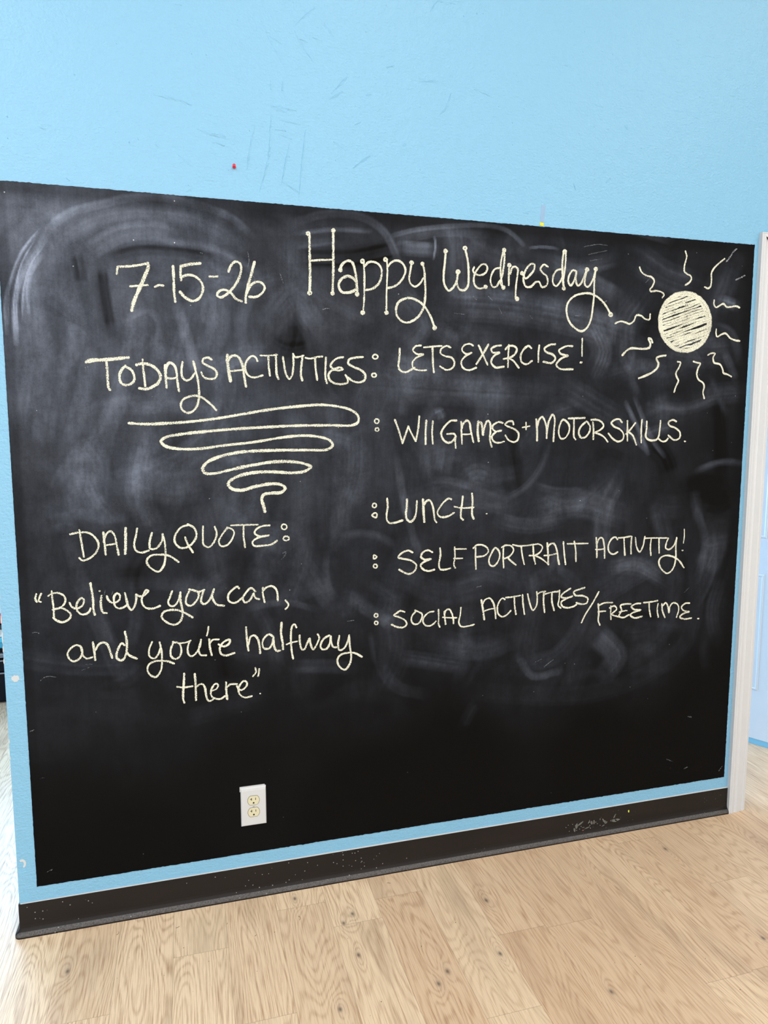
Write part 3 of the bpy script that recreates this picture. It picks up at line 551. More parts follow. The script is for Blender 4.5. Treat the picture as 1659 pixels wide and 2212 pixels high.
    (6.9, "456.1,830.8 452.0,803.2 455.8,784.8 468.9,787.0 482.1,807.3 488.2,829.8"),
    (7.0, "488.2,829.8 490.3,793.4 494.4,763.2 489.9,737.1 474.9,718.5 458.6,726.7 449.0,750.8 457.3,766.5 478.6,772.9 505.0,770.6 529.8,756.0"),
    (7.2, "-20.6,752.8 -22.0,731.0 -24.4,706.2 -26.0,685.4 -25.5,670.7 -22.9,663.1"),
    (6.0, "-42.5,714.3 -24.3,710.4 2.1,711.5"),
    (7.2, "10.0,748.8 11.2,723.5 11.4,696.2 11.5,666.7"),
    (6.7, "14.7,708.5 22.7,715.0 31.6,715.2 38.2,704.0 40.6,684.7 44.0,667.4 50.7,659.3 60.8,663.5"),
    (6.4, "61.6,692.1 72.6,696.2 77.9,706.3 73.1,712.7 65.0,708.6 57.7,695.6 55.4,683.2 59.0,672.2 70.8,664.6 84.7,663.1 96.9,670.3"),
    (7.3, "101.6,713.4 101.4,689.0 103.7,660.0"),
    (6.7, "104.7,699.3 113.9,705.8 134.0,704.8"),
    (6.8, "133.9,698.4 138.7,687.3 149.8,685.0 162.2,695.5 164.5,706.0 156.5,712.8 146.2,705.7 138.8,691.5 139.4,676.5 147.3,665.0 159.3,659.4 177.8,661.7"),
    (5.9, "190.9,750.5 192.7,737.5 183.2,725.1"),
    (5.9, "202.5,746.2 201.5,734.5 198.6,723.6"),
    (4.5, "203.4,667.2 204.8,667.0"),
  ],
  'stray_marks': [
    (3.5, "-414.0,770.9 -405.1,778.2 -390.5,780.8 -373.6,776.5"),
    (4.3, "1147.7,681.6 1160.0,685.4 1172.4,689.2"),
    (4.3, "1183.9,661.6 1201.5,673.3 1217.3,683.5"),
    (3.4, "287.8,1937.1 291.6,1924.2 296.8,1908.6"),
    (3.7, "897.8,1901.2 910.7,1890.4"),
    (3.7, "950.3,1903.8 963.3,1892.9"),
    (3.8, "1098.3,1849.5 1106.9,1841.1"),
    (3.8, "988.0,1869.5 999.7,1848.3"),
    (3.7, "835.7,1845.6 868.7,1844.2"),
    (3.5, "411.9,1838.2 426.0,1842.9 434.5,1841.9"),
    (3.4, "195.3,1990.0 198.8,1970.9 195.8,1951.3"),
    (3.4, "204.7,1938.8 212.3,1919.7 216.0,1906.9"),
    (3.3, "59.2,1981.2 68.1,1979.2"),
    (3.5, "-428.2,911.7 -419.8,912.4 -411.6,909.0"),
    (3.9, "1264.2,1856.5 1284.9,1857.4"),
    (3.9, "1362.0,1901.5 1379.3,1909.8"),
    (3.7, "280.3,1105.4 291.7,1109.2 282.9,1090.9"),
    (3.7, "277.1,1086.9 288.7,1097.8"),
    (4.0, "1529.0,1978.2 1546.5,1994.4"),
    (4.5, "1745.3,888.8 1764.4,904.9"),
    (3.9, "482.1,876.5 503.3,877.9"),
    (3.6, "-302.8,790.3 -285.1,796.9"),
    (3.6, "-292.1,807.2 -274.7,805.6"),
    (3.8, "1289.1,2079.0 1337.1,2089.6 1375.5,2089.2"),
    (3.8, "1303.8,2054.9 1376.2,2073.0"),
    (3.8, "1313.1,2036.3 1356.3,2044.9"),
    (3.5, "-234.6,1007.2 -231.5,1020.6"),
    (3.5, "-214.5,1008.6 -210.4,1016.6"),
    (3.3, "-256.9,1656.1 -253.7,1647.4"),
    (3.3, "-249.7,1656.3 -247.7,1648.8"),
    (4.1, "925.3,960.1 941.9,962.2"),
    (4.7, "1789.0,410.9 1803.6,407.4"),
    (4.8, "1703.7,254.4 1728.8,241.9"),
    (4.8, "1784.2,206.9 1798.5,210.5"),
    (4.9, "1943.8,175.8 1957.7,192.6"),
    (3.6, "-429.0,479.6 -420.4,479.8"),
    (3.8, "-425.4,189.4 -412.6,194.4"),
    (3.6, "-449.5,623.4 -439.7,626.4"),
    (4.7, "1399.2,-8.5 1399.3,-10.4"),
    (4.2, "1455.0,1269.6 1455.1,1268.0"),
  ],
}
RIDGES = [
  "245.1,2625.8 263.7,2586.0 279.4,2557.7 311.3,2506.6",
  "263.7,2586.0 302.5,2568.2",
  "342.8,2623.0 373.1,2653.7 401.4,2678.2",
  "339.3,2612.0 358.7,2574.7 394.9,2531.2",
  "416.5,2650.9 453.2,2609.6",
  "63.1,2314.1 100.4,2302.8 141.5,2296.0",
  "97.4,2305.5 125.8,2305.5 141.6,2301.0",
  "266.6,2398.7 302.8,2396.6 342.7,2393.1",
  "269.8,2395.9 315.9,2385.6",
  "295.6,2362.6 362.3,2356.1",
  "268.7,2336.4 311.7,2334.8",
  "285.0,2325.6 328.1,2314.4",
  "224.3,2341.0 208.6,2276.9 199.5,2219.5",
  "509.5,2252.1 537.9,2274.5 562.8,2293.3",
  "445.0,2451.3 493.6,2504.9",
  "438.0,2434.6 479.5,2461.8",
  "232.3,2159.2 260.6,2256.9 270.9,2383.6",
  "295.8,2183.9 321.2,2301.0",
  "345.8,2149.6 368.9,2344.2",
  "-50.7,2389.6 15.9,2383.2 52.5,2373.7",
  "-49.3,2261.5 -40.4,2254.5",
  "81.2,2180.3 103.3,2179.2",
  "299.3,2193.8 349.5,2168.0",
  "14.9,2630.2 33.0,2628.9",
  "-339.6,2273.2 -325.7,2271.2",
  "99.9,2284.3 137.8,2277.1",
  "348.9,2588.8 378.8,2583.7",
  "392.3,2598.0 419.2,2592.4",
  "5.1,2243.9 44.5,2214.0",
  "26.6,2141.4 42.5,2150.2",
  "271.2,2467.4 272.0,2442.8",
  "305.4,2468.6 303.6,2443.5",
  "450.7,2320.9 478.3,2304.4",
  "513.7,2372.8 534.8,2384.8",
  "549.2,2460.6 566.8,2466.0",
  "-280.7,2151.5 -272.4,2145.2",
  "748.8,2718.8 770.4,2750.9 781.4,2755.7",
  "770.4,2750.9 829.5,2753.4",
  "780.7,2432.5 802.9,2454.9 817.4,2499.8",
  "713.5,2518.6 776.1,2527.7",
  "893.0,2519.0 947.2,2505.4",
  "1197.3,2173.0 1226.7,2173.9",
  "937.5,2168.6 957.3,2165.3",
  "1065.4,2169.7 1085.8,2168.5",
  "1199.3,2628.9 1211.7,2629.1",
  "1307.2,2524.0 1345.6,2520.0",
  "663.2,2330.2 674.1,2338.0",
  "605.3,2406.0 626.8,2411.7",
  "612.5,2545.8 637.4,2553.6",
  "1244.3,2276.0 1251.8,2255.2",
  "1363.6,2286.8 1380.2,2304.2",
  "1425.3,2469.8 1438.8,2460.5",
  "1925.4,2712.5 1931.2,2698.4",
]
SMEARS = [
  ("-349.7,2014.3 -395.5,1957.5 -427.5,1883.9 -445.5,1823.0 -446.8,1738.4", 12, 0.7),
  ("-359.1,2007.6 -401.7,1947.6 -431.6,1871.7 -442.1,1762.8", 5, 0.6),
  ("-367.1,1983.2 -402.0,1921.3 -425.3,1824.0 -428.2,1708.5", 6, 0.8),
  ("-342.7,1973.0 -379.4,1922.7 -401.4,1849.3 -407.6,1776.3", 6, 0.7),
  ("-374.2,1935.0 -391.7,1861.8 -391.0,1789.2", 5, 0.7),
  ("-410.0,1896.9 -419.2,1812.2 -418.6,1739.4", 6, 0.6),
  ("-343.3,1984.9 -385.5,1934.2 -414.3,1860.6 -427.3,1787.6 -425.6,1714.7", 18, 0.6),
  ("-348.2,1954.6 -385.2,1898.3 -396.4,1837.4 -393.9,1776.9", 24, 0.5),
  ("-397.5,1921.5 -421.2,1836.2 -420.9,1739.3", 11, 0.45),
  ("-356.2,1954.1 -330.3,2015.7 -276.5,2061.7 -193.6,2092.4 -97.1,2118.7 25.6,2116.7 151.8,2082.9 209.5,2036.1", 26, 0.28),
  ("-328.5,1937.8 -279.4,2001.4 -195.4,2049.9 -62.4,2072.5 74.2,2058.0 176.0,2008.1", 48, 0.2),
  ("-234.7,1962.0 -149.3,2016.8 -39.3,2030.9 -15.0,2020.2", 56, 0.33),
  ("-64.9,2004.2 85.1,1995.6 200.9,1945.1 227.0,1920.5", 30, 0.16),
  ("-264.3,1954.0 -257.8,1917.9 -254.9,1878.8", 39, -0.6),
  ("-207.9,1927.0 -201.9,1847.0 -190.3,1753.8", 47, -0.6),
  ("-187.9,1949.1 -102.6,1976.8 21.2,1978.7 122.9,1966.1", 35, -0.45),
  ("-98.9,1750.8 -112.3,1724.8", 51, -0.3),
  ("-143.0,1570.1 -92.8,1583.7", 65, -0.3),
  ("-392.0,1813.4 -369.8,1691.9 -396.3,1517.0", 85, 0.16),
  ("-233.7,1720.9 -263.9,1581.4 -306.3,1440.8", 50, 0.16),
  ("-107.4,1851.7 -131.7,1698.7 -194.2,1518.0 -260.7,1388.7", 63, 0.13),
  ("-146.6,1787.0 -84.2,1814.9 -54.5,1778.0 -62.6,1726.4", 23, 0.2),
  ("-310.3,1841.7 -294.1,1694.0 -335.5,1567.8", 49, 0.15),
  ("14.9,1780.7 -27.5,1649.8 -82.6,1518.5", 39, 0.15),
  ("40.8,1794.6 81.3,1861.0 105.1,1784.2 49.8,1664.7", 78, 0.1),
  ("344.5,2087.5 420.4,2114.3 533.1,2115.2 605.1,2077.7 649.2,1999.1", 29, 0.3),
  ("337.2,2051.7 447.9,2071.6 561.6,2074.5", 16, 0.3),
  ("336.7,2018.9 447.6,2039.7", 26, 0.15),
  ("634.4,2069.0 708.4,2090.7 829.6,2110.6 954.4,2119.9 1018.6,2107.7 1068.1,2071.3", 18, 0.55),
  ("634.4,2052.7 783.8,2090.7 939.0,2094.9", 35, 0.22),
  ("661.0,2034.1 708.7,2033.1 763.0,2034.0", 49, 0.42),
  ("767.3,2072.9 770.5,2048.3 764.8,2006.4", 8, 0.55),
  ("1092.9,2062.9 1150.6,2069.7 1194.3,2065.3", 11, 0.5),
  ("1102.0,2027.5 1270.7,2016.0 1409.0,2046.7", 58, 0.14),
  ("876.6,2069.5 956.2,2018.4 1021.7,1965.1", 70, 0.12),
  ("801.2,1882.3 1023.5,1878.4 1276.7,1845.1 1437.3,1805.6", 127, 0.2),
  ("1320.8,1831.8 1368.3,1742.0 1352.4,1695.6", 91, 0.3),
  ("1254.4,1992.9 1414.1,1926.7", 74, 0.18),
  ("589.9,1621.1 788.2,1609.9 1113.2,1599.7", 113, 0.16),
  ("634.8,1678.6 803.3,1668.1", 71, 0.16),
  ("1249.8,1616.9 1339.4,1571.7 1431.2,1525.4", 92, 0.14),
  ("1469.3,1573.0 1525.4,1478.0 1566.8,1397.3", 22, 0.28),
  ("1505.4,1589.2 1583.3,1445.7 1633.7,1388.5", 22, 0.2),
  ("1431.2,1525.4 1566.4,1405.4", 32, 0.15),
  ("1843.8,1931.9 1903.9,1918.8", 48, 0.25),
  ("1826.0,1843.5 1890.6,1821.8 1937.2,1725.8", 41, 0.18),
  ("1865.2,1756.4 1921.6,1659.9", 39, 0.14),
  ("773.3,1529.7 788.8,1537.1 796.9,1515.2", 35, 0.3),
  ("302.2,1575.2 341.3,1380.8 322.9,1096.2", 82, 0.13),
  ("443.3,1562.9 470.8,1379.2 453.8,1089.7", 70, 0.06),
  ("213.5,1271.1 223.9,1101.0 207.0,958.2", 56, 0.06),
  ("50.6,1248.1 84.9,1037.4", 69, 0.05),
  ("-284.8,1389.0 -318.1,1193.9 -299.5,1073.3", 47, 0.08),
  ("-179.9,1569.7 -224.2,1388.2 -245.1,1190.9", 51, 0.1),
  ("352.4,1152.6 322.0,1038.2 262.7,910.6", 72, 0.06),
  ("497.7,953.6 558.2,904.2 635.6,852.6", 51, 0.14),
  ("558.5,994.8 651.1,928.2", 45, 0.09),
  ("588.8,810.2 596.5,716.8 651.7,641.0 748.2,607.2", 46, 0.055),
  ("558.0,828.0 570.1,734.8", 21, 0.1),
  ("1745.5,1128.2 1796.7,937.5 1760.4,695.8 1587.1,588.8 1359.6,542.7 1051.8,575.2 880.2,609.5", 75, 0.035),
  ("1658.8,1097.9 1706.5,942.8 1658.1,739.2 1488.3,633.0", 84, 0.04),
  ("1112.4,961.4 1234.9,986.6 1329.9,849.1 1243.7,706.1 1102.1,669.3", 71, 0.06),
  ("1140.9,1198.6 1298.4,1225.5 1455.2,1180.2", 110, 0.125),
  ("681.5,1243.5 839.1,1284.2 1037.5,1233.1", 89, 0.07),
  ("871.0,1313.7 1068.9,1340.6", 60, 0.06),
  ("1388.7,761.0 1467.7,669.2 1431.7,621.2", 101, 0.13),
  ("795.7,777.3 962.4,747.1 1047.5,772.3", 95, 0.1),
  ("651.0,1019.6 810.4,948.6 975.4,969.7", 91, 0.08),
  ("1198.8,1004.8 1215.1,1052.3 1243.8,986.1", 32, 0.11),
  ("1083.8,703.9 1138.4,632.7 1245.8,639.0", 33, 0.125),
  ("317.6,743.0 435.8,731.9 496.3,718.6", 51, 0.1),
  ("667.3,741.4 879.2,690.2", 62, 0.075),
  ("882.0,478.9 914.9,540.6 931.6,555.1", 49, 0.04),
  ("1138.3,1292.7 1208.3,1275.5 1314.7,1272.9", 31, 0.1),
  ("1614.8,1199.7 1660.6,1064.2", 83, 0.075),
  ("1767.3,1262.2 1794.3,1143.3", 50, 0.06),
  ("1179.3,1070.1 1321.6,1079.6", 80, 0.07),
  ("399.3,1464.7 500.5,1436.0", 56, 0.12),
  ("41.5,1384.8 161.0,1369.4", 81, 0.1),
  ("-360.1,1542.4 -377.0,1441.2", 63, 0.1),
  ("69.6,1898.9 173.3,1891.6 280.7,1923.6", 103, 0.1),
  ("265.0,1803.8 334.5,1873.4 403.0,1795.9", 106, 0.12),
  ("649.4,1889.0 709.8,1807.9 649.7,1749.4", 111, 0.13),
  ("12.3,857.8 79.1,823.4", 100, -0.075),
  ("112.7,2067.2 230.4,2089.0 310.3,2069.3", 51, -0.2),
  ("336.1,1979.5 503.9,1990.0 649.2,2026.4", 79, -0.25),
  ("1333.8,2174.6 1622.8,2121.2", 38, 0.2),
  ("1498.2,2052.3 1610.9,1998.0 1725.2,1973.3", 120, 0.1),
]
KNOTS = [(-0.354, -0.185), (0.341, -0.515), (0.454, -0.172), (0.419, -0.205), (0.431, -0.344), (0.294, -0.053), (0.652, -0.47), (0.614, -0.505), (0.876, -0.227), (0.82, -0.449), (1.602, -0.145), (1.045, -0.655), (1.588, -0.603)]
LINT = [(0.292, -0.139, 0.018, -0.4, -1.2), (-0.237, -0.072, 0.014, 0.3, 0.9), (0.079, -0.115, 0.006, 1, 0.2), (0.155, -0.189, 0.007, 0.6, 0.1), (-0.069, -0.09, 0.012, 0.1, 0.3), (0.597, -0.059, 0.012, 0.2, -0.6), (0.612, -0.364, 0.006, 0.4, 0.8), (1.391, -0.074, 0.004, 0.5, 0.2)]
HAZE_SHEEN = [(-388, 2100, 0.313), (-224, 1944, 0.17), (23, 2035, 0.158), (281, 1924, 0.071), (634, 2053, 0.049), (1022, 1965, 0.037), (1530, 2145, 0.025), (1917, 2015, 0.016), (-355, 1643, 0.208), (-115, 1648, 0.158), (276, 1657, 0.087), (635, 1664, 0.063), (1028, 1673, 0.049), (1560, 1526, 0.031), (-415, 1391, 0.087), (-187, 1388, 0.096), (2, 1385, 0.071), (413, 1380, 0.071), (870, 1374, 0.049), (1386, 1287, 0.037), (1861, 1361, 0.009), (-384, 1065, 0.046), (-11, 973, 0.037), (409, 1019, 0.043), (875, 991, 0.037), (1399, 961, 0.037), (1787, 938, 0.02), (-402, 728, 0.025), (-20, 688, 0.013), (557, 627, 0.009), (1050, 658, 0.02), (1508, 614, 0.013), (1918, 484, -0.001), (-419, 380, 0.002), (111, 451, 0.002), (556, 310, -0.003), (883, 429, -0.003), (1423, 362, -0.004), (1824, 312, -0.004), (-171, 193, -0.003), (718, 205, -0.004), (-403, 204, -0.003), (1832, 163, -0.004)]

# ------------------------------------------------------------------ materials
class NT:
    def __init__(s, name):
        s.m = bpy.data.materials.new(name); s.m.use_nodes = True
        s.t = s.m.node_tree; s.b = s.t.nodes['Principled BSDF']
    def n(s, typ, **k):
        n = s.t.nodes.new('ShaderNode'+typ)
        for a, v in k.items(): setattr(n, a, v)
        return n
    def l(s, a, b): s.t.links.new(a, b)
    def put(s, sock, v):
        if hasattr(v, 'is_output'): s.l(v, sock)
        else: sock.default_value = v
    def math(s, op, a, b=0.0, c=0.0, clamp=False):
        n = s.n('Math', operation=op); n.use_clamp = clamp
        s.put(n.inputs[0], a); s.put(n.inputs[1], b); s.put(n.inputs[2], c)
        return n.outputs[0]
    def vmath(s, op, a, b=(0, 0, 0)):
        n = s.n('VectorMath', operation=op); s.put(n.inputs[0], a); s.put(n.inputs[1], b)
        return n.outputs['Value'] if op in ('LENGTH', 'DISTANCE', 'DOT_PRODUCT') else n.outputs[0]
    def noise(s, vec, scale, detail=2.0, rough=.5, dist=0.0):
        n = s.n('TexNoise'); s.l(vec, n.inputs['Vector']); n.inputs['Scale'].default_value = scale
        n.inputs['Detail'].default_value = detail; n.inputs['Roughness'].default_value = rough
        n.inputs['Distortion'].default_value = dist
        return n.outputs['Fac']
    def ramp(s, fac, *stops, interp='LINEAR'):
        n = s.n('ValToRGB'); s.put(n.inputs[0], fac); cr = n.color_ramp; cr.interpolation = interp
        while len(cr.elements) < len(stops): cr.elements.new(.5)
        for e, (p, c) in zip(cr.elements, stops):
            e.position = p; e.color = (c, c, c, 1) if not hasattr(c, '__len__') else (*c[:3], 1)
        return n.outputs[0]
    def mix(s, f, a, b, blend='MIX'):
        n = s.n('Mix', data_type='RGBA', blend_type=blend)
        s.put(n.inputs[0], f)
        for i, v in ((6, a), (7, b)):
            if hasattr(v, 'is_output'): s.l(v, n.inputs[i])
            else: n.inputs[i].default_value = (*v[:3], 1)
        return n.outputs[2]
    def bump(s, h, strength, dist=0.001):
        n = s.n('Bump'); n.inputs['Strength'].default_value = strength; n.inputs['Distance'].default_value = dist
        s.l(h, n.inputs['Height']); s.l(n.outputs[0], s.b.inputs['Normal'])
    def pos(s): return s.n('NewGeometry').outputs['Position']
    def base(s, c, rough=.5, spec=.5):
        s.put(s.b.inputs['Base Color'], c if hasattr(c, 'is_output') else (*c[:3], 1))
        s.put(s.b.inputs['Roughness'], rough); s.b.inputs['Specular IOR Level'].default_value = spec
        return s.m
def srgb(r, g, b):
    f = lambda c: (c/255/12.92) if c/255 <= .04045 else ((c/255+.055)/1.055)**2.4
    return (f(r), f(g), f(b))
def plain(name, c, rough=.5, spec=.5, bump=0.0, scale=200):
    t = NT(name); p = t.pos()
    v = t.noise(p, 9, 3)
    t.base(t.mix(t.math('MULTIPLY', v, .22), c, tuple(x*.78 for x in c)), rough, spec)
    if bump: t.bump(t.noise(p, scale, 3), bump)
    return t.m

WALL_BLUE = (0.180, 0.385, 0.530)
def wall_paint():
    t = NT('sky_blue_wall_paint'); p = t.pos()
    big = t.noise(p, 1.7, 3); fine = t.noise(p, 60, 3, .6)
    c = t.mix(t.math('MULTIPLY', big, .16), WALL_BLUE, tuple(x*.9 for x in WALL_BLUE))
    c = t.mix(t.math('MULTIPLY', fine, .10), c, tuple(min(1, x*1.12) for x in WALL_BLUE))
    t.base(c, .36, .5)
    st = t.vmath('MULTIPLY', p, (60, 60, 150))
    h = t.math('ADD', t.noise(p, 150, 3, .55), t.math('MULTIPLY', t.noise(st, 1.0, 2), .6))
    h = t.math('ADD', h, t.math('MULTIPLY', t.noise(p, 26, 2), 1.2))
    t.bump(h, .85, .0020)
    return t.m
M_WALL = wall_paint()
M_CHIP = plain('bare_plaster', (.52, .52, .51), .8, .2, .3)
M_WHITE_WALL = plain('pale_wall_paint', (.72, .78, .80), .6, .3, .1)
M_CEIL = plain('ceiling_white', (.82, .82, .80), .8, .2, .1)
M_TRIM = plain('white_gloss_trim_paint', (.56, .545, .535), .32, .5, .05, 60)
M_DOOR = plain('pale_blue_door_paint', (.54, .59, .62), .3, .5, .05, 60)
M_DOOR_REFLECTION = plain('blue_floor_reflection', (.17, .42, .56), .35, .5)
M_GAP = plain('dark_joint', (.05, .045, .04), .9, .1)
M_CAULK = plain('white_caulk', (.50, .51, .50), .6, .3)

def board_paint():
    t = NT('black_chalkboard_paint'); p = t.pos()
    a = t.n('Attribute', attribute_name='dust').outputs['Fac']  # chalk dust together with the sheen painted into the board
    sx = t.noise(t.vmath('MULTIPLY', p, (120, 1, 17)), 1.0, 3, .6)
    sz = t.noise(t.vmath('MULTIPLY', p, (22, 1, 95)), 1.0, 3, .6)
    mott = t.noise(p, 7, 5, .65, .6)
    g = t.math('ADD', t.math('MULTIPLY', t.math('SUBTRACT', sx, .5), .55), t.math('MULTIPLY', t.math('SUBTRACT', sz, .5), .25))
    g = t.math('ADD', g, t.math('MULTIPLY', t.math('SUBTRACT', mott, .5), 1.5))
    g = t.math('ADD', g, t.math('MULTIPLY', t.math('SUBTRACT', t.noise(p, 330, 2), .5), .55))
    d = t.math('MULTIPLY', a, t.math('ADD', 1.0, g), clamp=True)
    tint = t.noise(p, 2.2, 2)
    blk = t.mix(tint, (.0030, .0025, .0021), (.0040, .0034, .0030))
    dust_sheen_col = t.mix(t.noise(p, 3.1, 2), (.24, .275, .355), (.285, .30, .36))
    c = t.mix(d, blk, dust_sheen_col)
    vo = t.n('TexVoronoi'); vo.inputs['Scale'].default_value = 26; t.l(p, vo.inputs['Vector'])
    keep = t.math('GREATER_THAN', t.n('SeparateColor').outputs[0], .5)
    sc = t.n('SeparateColor'); t.l(vo.outputs['Color'], sc.inputs[0])
    speck = t.math('MULTIPLY', t.math('LESS_THAN', vo.outputs['Distance'], .045), t.math('GREATER_THAN', sc.outputs[0], .74))
    speck = t.math('MULTIPLY', speck, t.math('ADD', .12, t.math('MULTIPLY', a, 3.0), clamp=True))
    c = t.mix(speck, c, (.55, .55, .53))
    t.base(c, .68, .05)
    t.bump(t.math('ADD', t.noise(p, 140, 3, .6), t.math('MULTIPLY', t.noise(p, 24, 2), 1.3)), .22, .0014)
    return t.m
M_BOARD = board_paint()

def chalk(name, col, cover):
    t = NT(name); p = t.pos()
    uv = t.n('UVMap', uv_map='stroke').outputs[0]
    s = t.n('SeparateXYZ'); t.l(uv, s.inputs[0])
    edge = t.math('ABSOLUTE', t.math('SUBTRACT', t.math('MULTIPLY', s.outputs[0], 2.0), 1.0))
    edge = t.math('POWER', edge, 3.0)
    n = t.math('ADD', t.math('MULTIPLY', t.noise(p, 460, 1, .5), .66), t.math('MULTIPLY', t.noise(p, 1100, 1, .5), .34))
    press = t.noise(p, 22, 1)
    thr = t.math('ADD', t.math('MULTIPLY', edge, .11), .53-cover*.2)
    thr = t.math('ADD', thr, t.math('MULTIPLY', t.math('SUBTRACT', .5, press), .16))
    on = t.math('MULTIPLY', t.math('SUBTRACT', n, thr), 26.0, clamp=True)
    t.base(t.mix(t.noise(p, 240, 2), tuple(x*.80 for x in col), col), .95, .05)
    tr = t.n('BsdfTransparent'); mx = t.n('MixShader')
    t.l(on, mx.inputs[0]); t.l(tr.outputs[0], mx.inputs[1]); t.l(t.b.outputs[0], mx.inputs[2])
    t.l(mx.outputs[0], t.t.nodes['Material Output'].inputs['Surface'])
    return t.m
M_CHALK = chalk('cream_chalk', (.76, .72, .56), .62)
M_CHALK_WHITE = chalk('white_chalk', (.38, .38, .40), .22)
M_CHALK_FAINT = chalk('faint_chalk', (.20, .205, .22), .12)

def rubber():
    t = NT('dark_brown_cove_rubber'); p = t.pos()
    z = t.n('SeparateXYZ'); t.l(p, z.inputs[0])
    toe = t.math('MULTIPLY', t.math('LESS_THAN', z.outputs[1], -.0088), t.math('MULTIPLY', t.math('LESS_THAN', z.outputs[2], .0168), t.math('GREATER_THAN', z.outputs[2], .0048)))
    vo = t.n('TexVoronoi'); vo.inputs['Scale'].default_value = 95; t.l(p, vo.inputs['Vector'])
    sc = t.n('SeparateColor'); t.l(vo.outputs['Color'], sc.inputs[0])
    patch = t.math('GREATER_THAN', t.noise(p, 6, 3), .50)
    left = t.math('LESS_THAN', z.outputs[0], .85)
    sp = t.math('MULTIPLY', t.math('LESS_THAN', vo.outputs['Distance'], .16), t.math('GREATER_THAN', sc.outputs[0], .70))
    sp = t.math('MULTIPLY', t.math('MULTIPLY', sp, patch), t.math('ADD', t.math('MULTIPLY', left, .5), .12))
    c = t.mix(t.noise(t.vmath('MULTIPLY', p, (3, 3, 14)), 1, 4), (.0125, .0095, .0080), (.021, .0160, .0135))
    c = t.mix(sp, c, (.42, .40, .38))
    dust = t.math('MULTIPLY', toe, t.math('ADD', -.1, t.math('MULTIPLY', t.noise(p, 230, 2, .7), .85)))  # toe dust, with the toe's highlight painted into the same strip
    c = t.mix(dust, c, (.22, .20, .19))
    t.base(c, .45, .12); t.bump(t.noise(p, 90, 3), .12, .001)
    return t.m
M_RUBBER = rubber()

def wood():
    t = NT('oak_plank_floor'); p = t.pos()
    uv = t.n('UVMap', uv_map='plank').outputs[0]          # metres along the board, with an offset for each board
    ed = t.n('UVMap', uv_map='edge').outputs[0]           # distance to the nearest joint
    at = t.n('Attribute', attribute_name='tone')
    tone = t.n('SeparateColor'); t.l(at.outputs['Color'], tone.inputs[0])
    # knots bend the grain round them
    kf = None; kd = None
    for kx, ky in KNOTS:
        q = t.vmath('MULTIPLY', t.vmath('SUBTRACT', p, (kx, ky, 0)), (1/.020, 1/.052, 0))
        r = t.vmath('LENGTH', q)
        e = t.math('EXPONENT', t.math('MULTIPLY', t.math('MULTIPLY', r, r), -1.0))
        kf = e if kf is None else t.math('ADD', kf, e)
        q2 = t.vmath('MULTIPLY', t.vmath('SUBTRACT', p, (kx, ky, 0)), (1/.0052, 1/.0085, 0))
        r2 = t.vmath('LENGTH', q2)
        e2 = t.math('EXPONENT', t.math('MULTIPLY', t.math('MULTIPLY', r2, r2), -1.0))
        kd = e2 if kd is None else t.math('ADD', kd, e2)
    h = t.noise(t.vmath('MULTIPLY', uv, (7.5, 1.15, 1)), 1.0, 1.5, .45)
    wob = t.noise(t.vmath('MULTIPLY', uv, (60, 14, 1)), 1.0, 2)
    hh = t.math('ADD', t.math('ADD', h, t.math('MULTIPLY', kf, .09)), t.math('MULTIPLY', wob, .012))
    ring = t.math('SINE', t.math('MULTIPLY', hh, 215.0))
    ring = t.math('POWER', t.math('ADD', t.math('MULTIPLY', ring, .5), .5), 2.2)
    fib = t.noise(t.vmath('MULTIPLY', uv, (330, 11, 1)), 1.0, 3, .6)
    fib2 = t.noise(t.vmath('MULTIPLY', uv, (110, 3.0, 1)), 1.0, 3, .6)
    broad = t.noise(t.vmath('MULTIPLY', uv, (9, 1.6, 1)), 1.0, 4, .6)
    a = srgb(234, 204, 168); b = srgb(152, 113, 80); cdk = srgb(118, 94, 76)
    f = t.math('ADD', t.math('MULTIPLY', ring, .36), t.math('MULTIPLY', t.math('SUBTRACT', fib, .47), 2.0))
    f = t.math('ADD', f, t.math('MULTIPLY', t.math('SUBTRACT', fib2, .5), .9), clamp=True)
    c = t.mix(f, a, b)
    c = t.mix(t.ramp(broad, (.52, 0.0), (.78, .55)), c, cdk)
    c = t.mix(t.math('MULTIPLY', tone.outputs[0], .50), c, srgb(170, 126, 92))
    c = t.mix(t.math('MULTIPLY', tone.outputs[1], .22), c, srgb(226, 202, 168))
    c = t.mix(t.math('MULTIPLY', kd, .85, clamp=True), c, srgb(78, 66, 60))
    c = t.mix(t.math('MULTIPLY', t.math('MULTIPLY', kf, kf), .16, clamp=True), c, srgb(128, 110, 96))
    s = t.n('SeparateXYZ'); t.l(ed, s.inputs[0])
    j = t.math('LESS_THAN', s.outputs[0], .0008)
    c = t.mix(t.math('MULTIPLY', j, .34), c, srgb(84, 62, 46))
    t.base(c, t.math('ADD', .36, t.math('MULTIPLY', fib, .16)), .32)
    t.bump(t.math('ADD', fib, t.math('MULTIPLY', f, -.6)), .10, .0008)
    return t.m

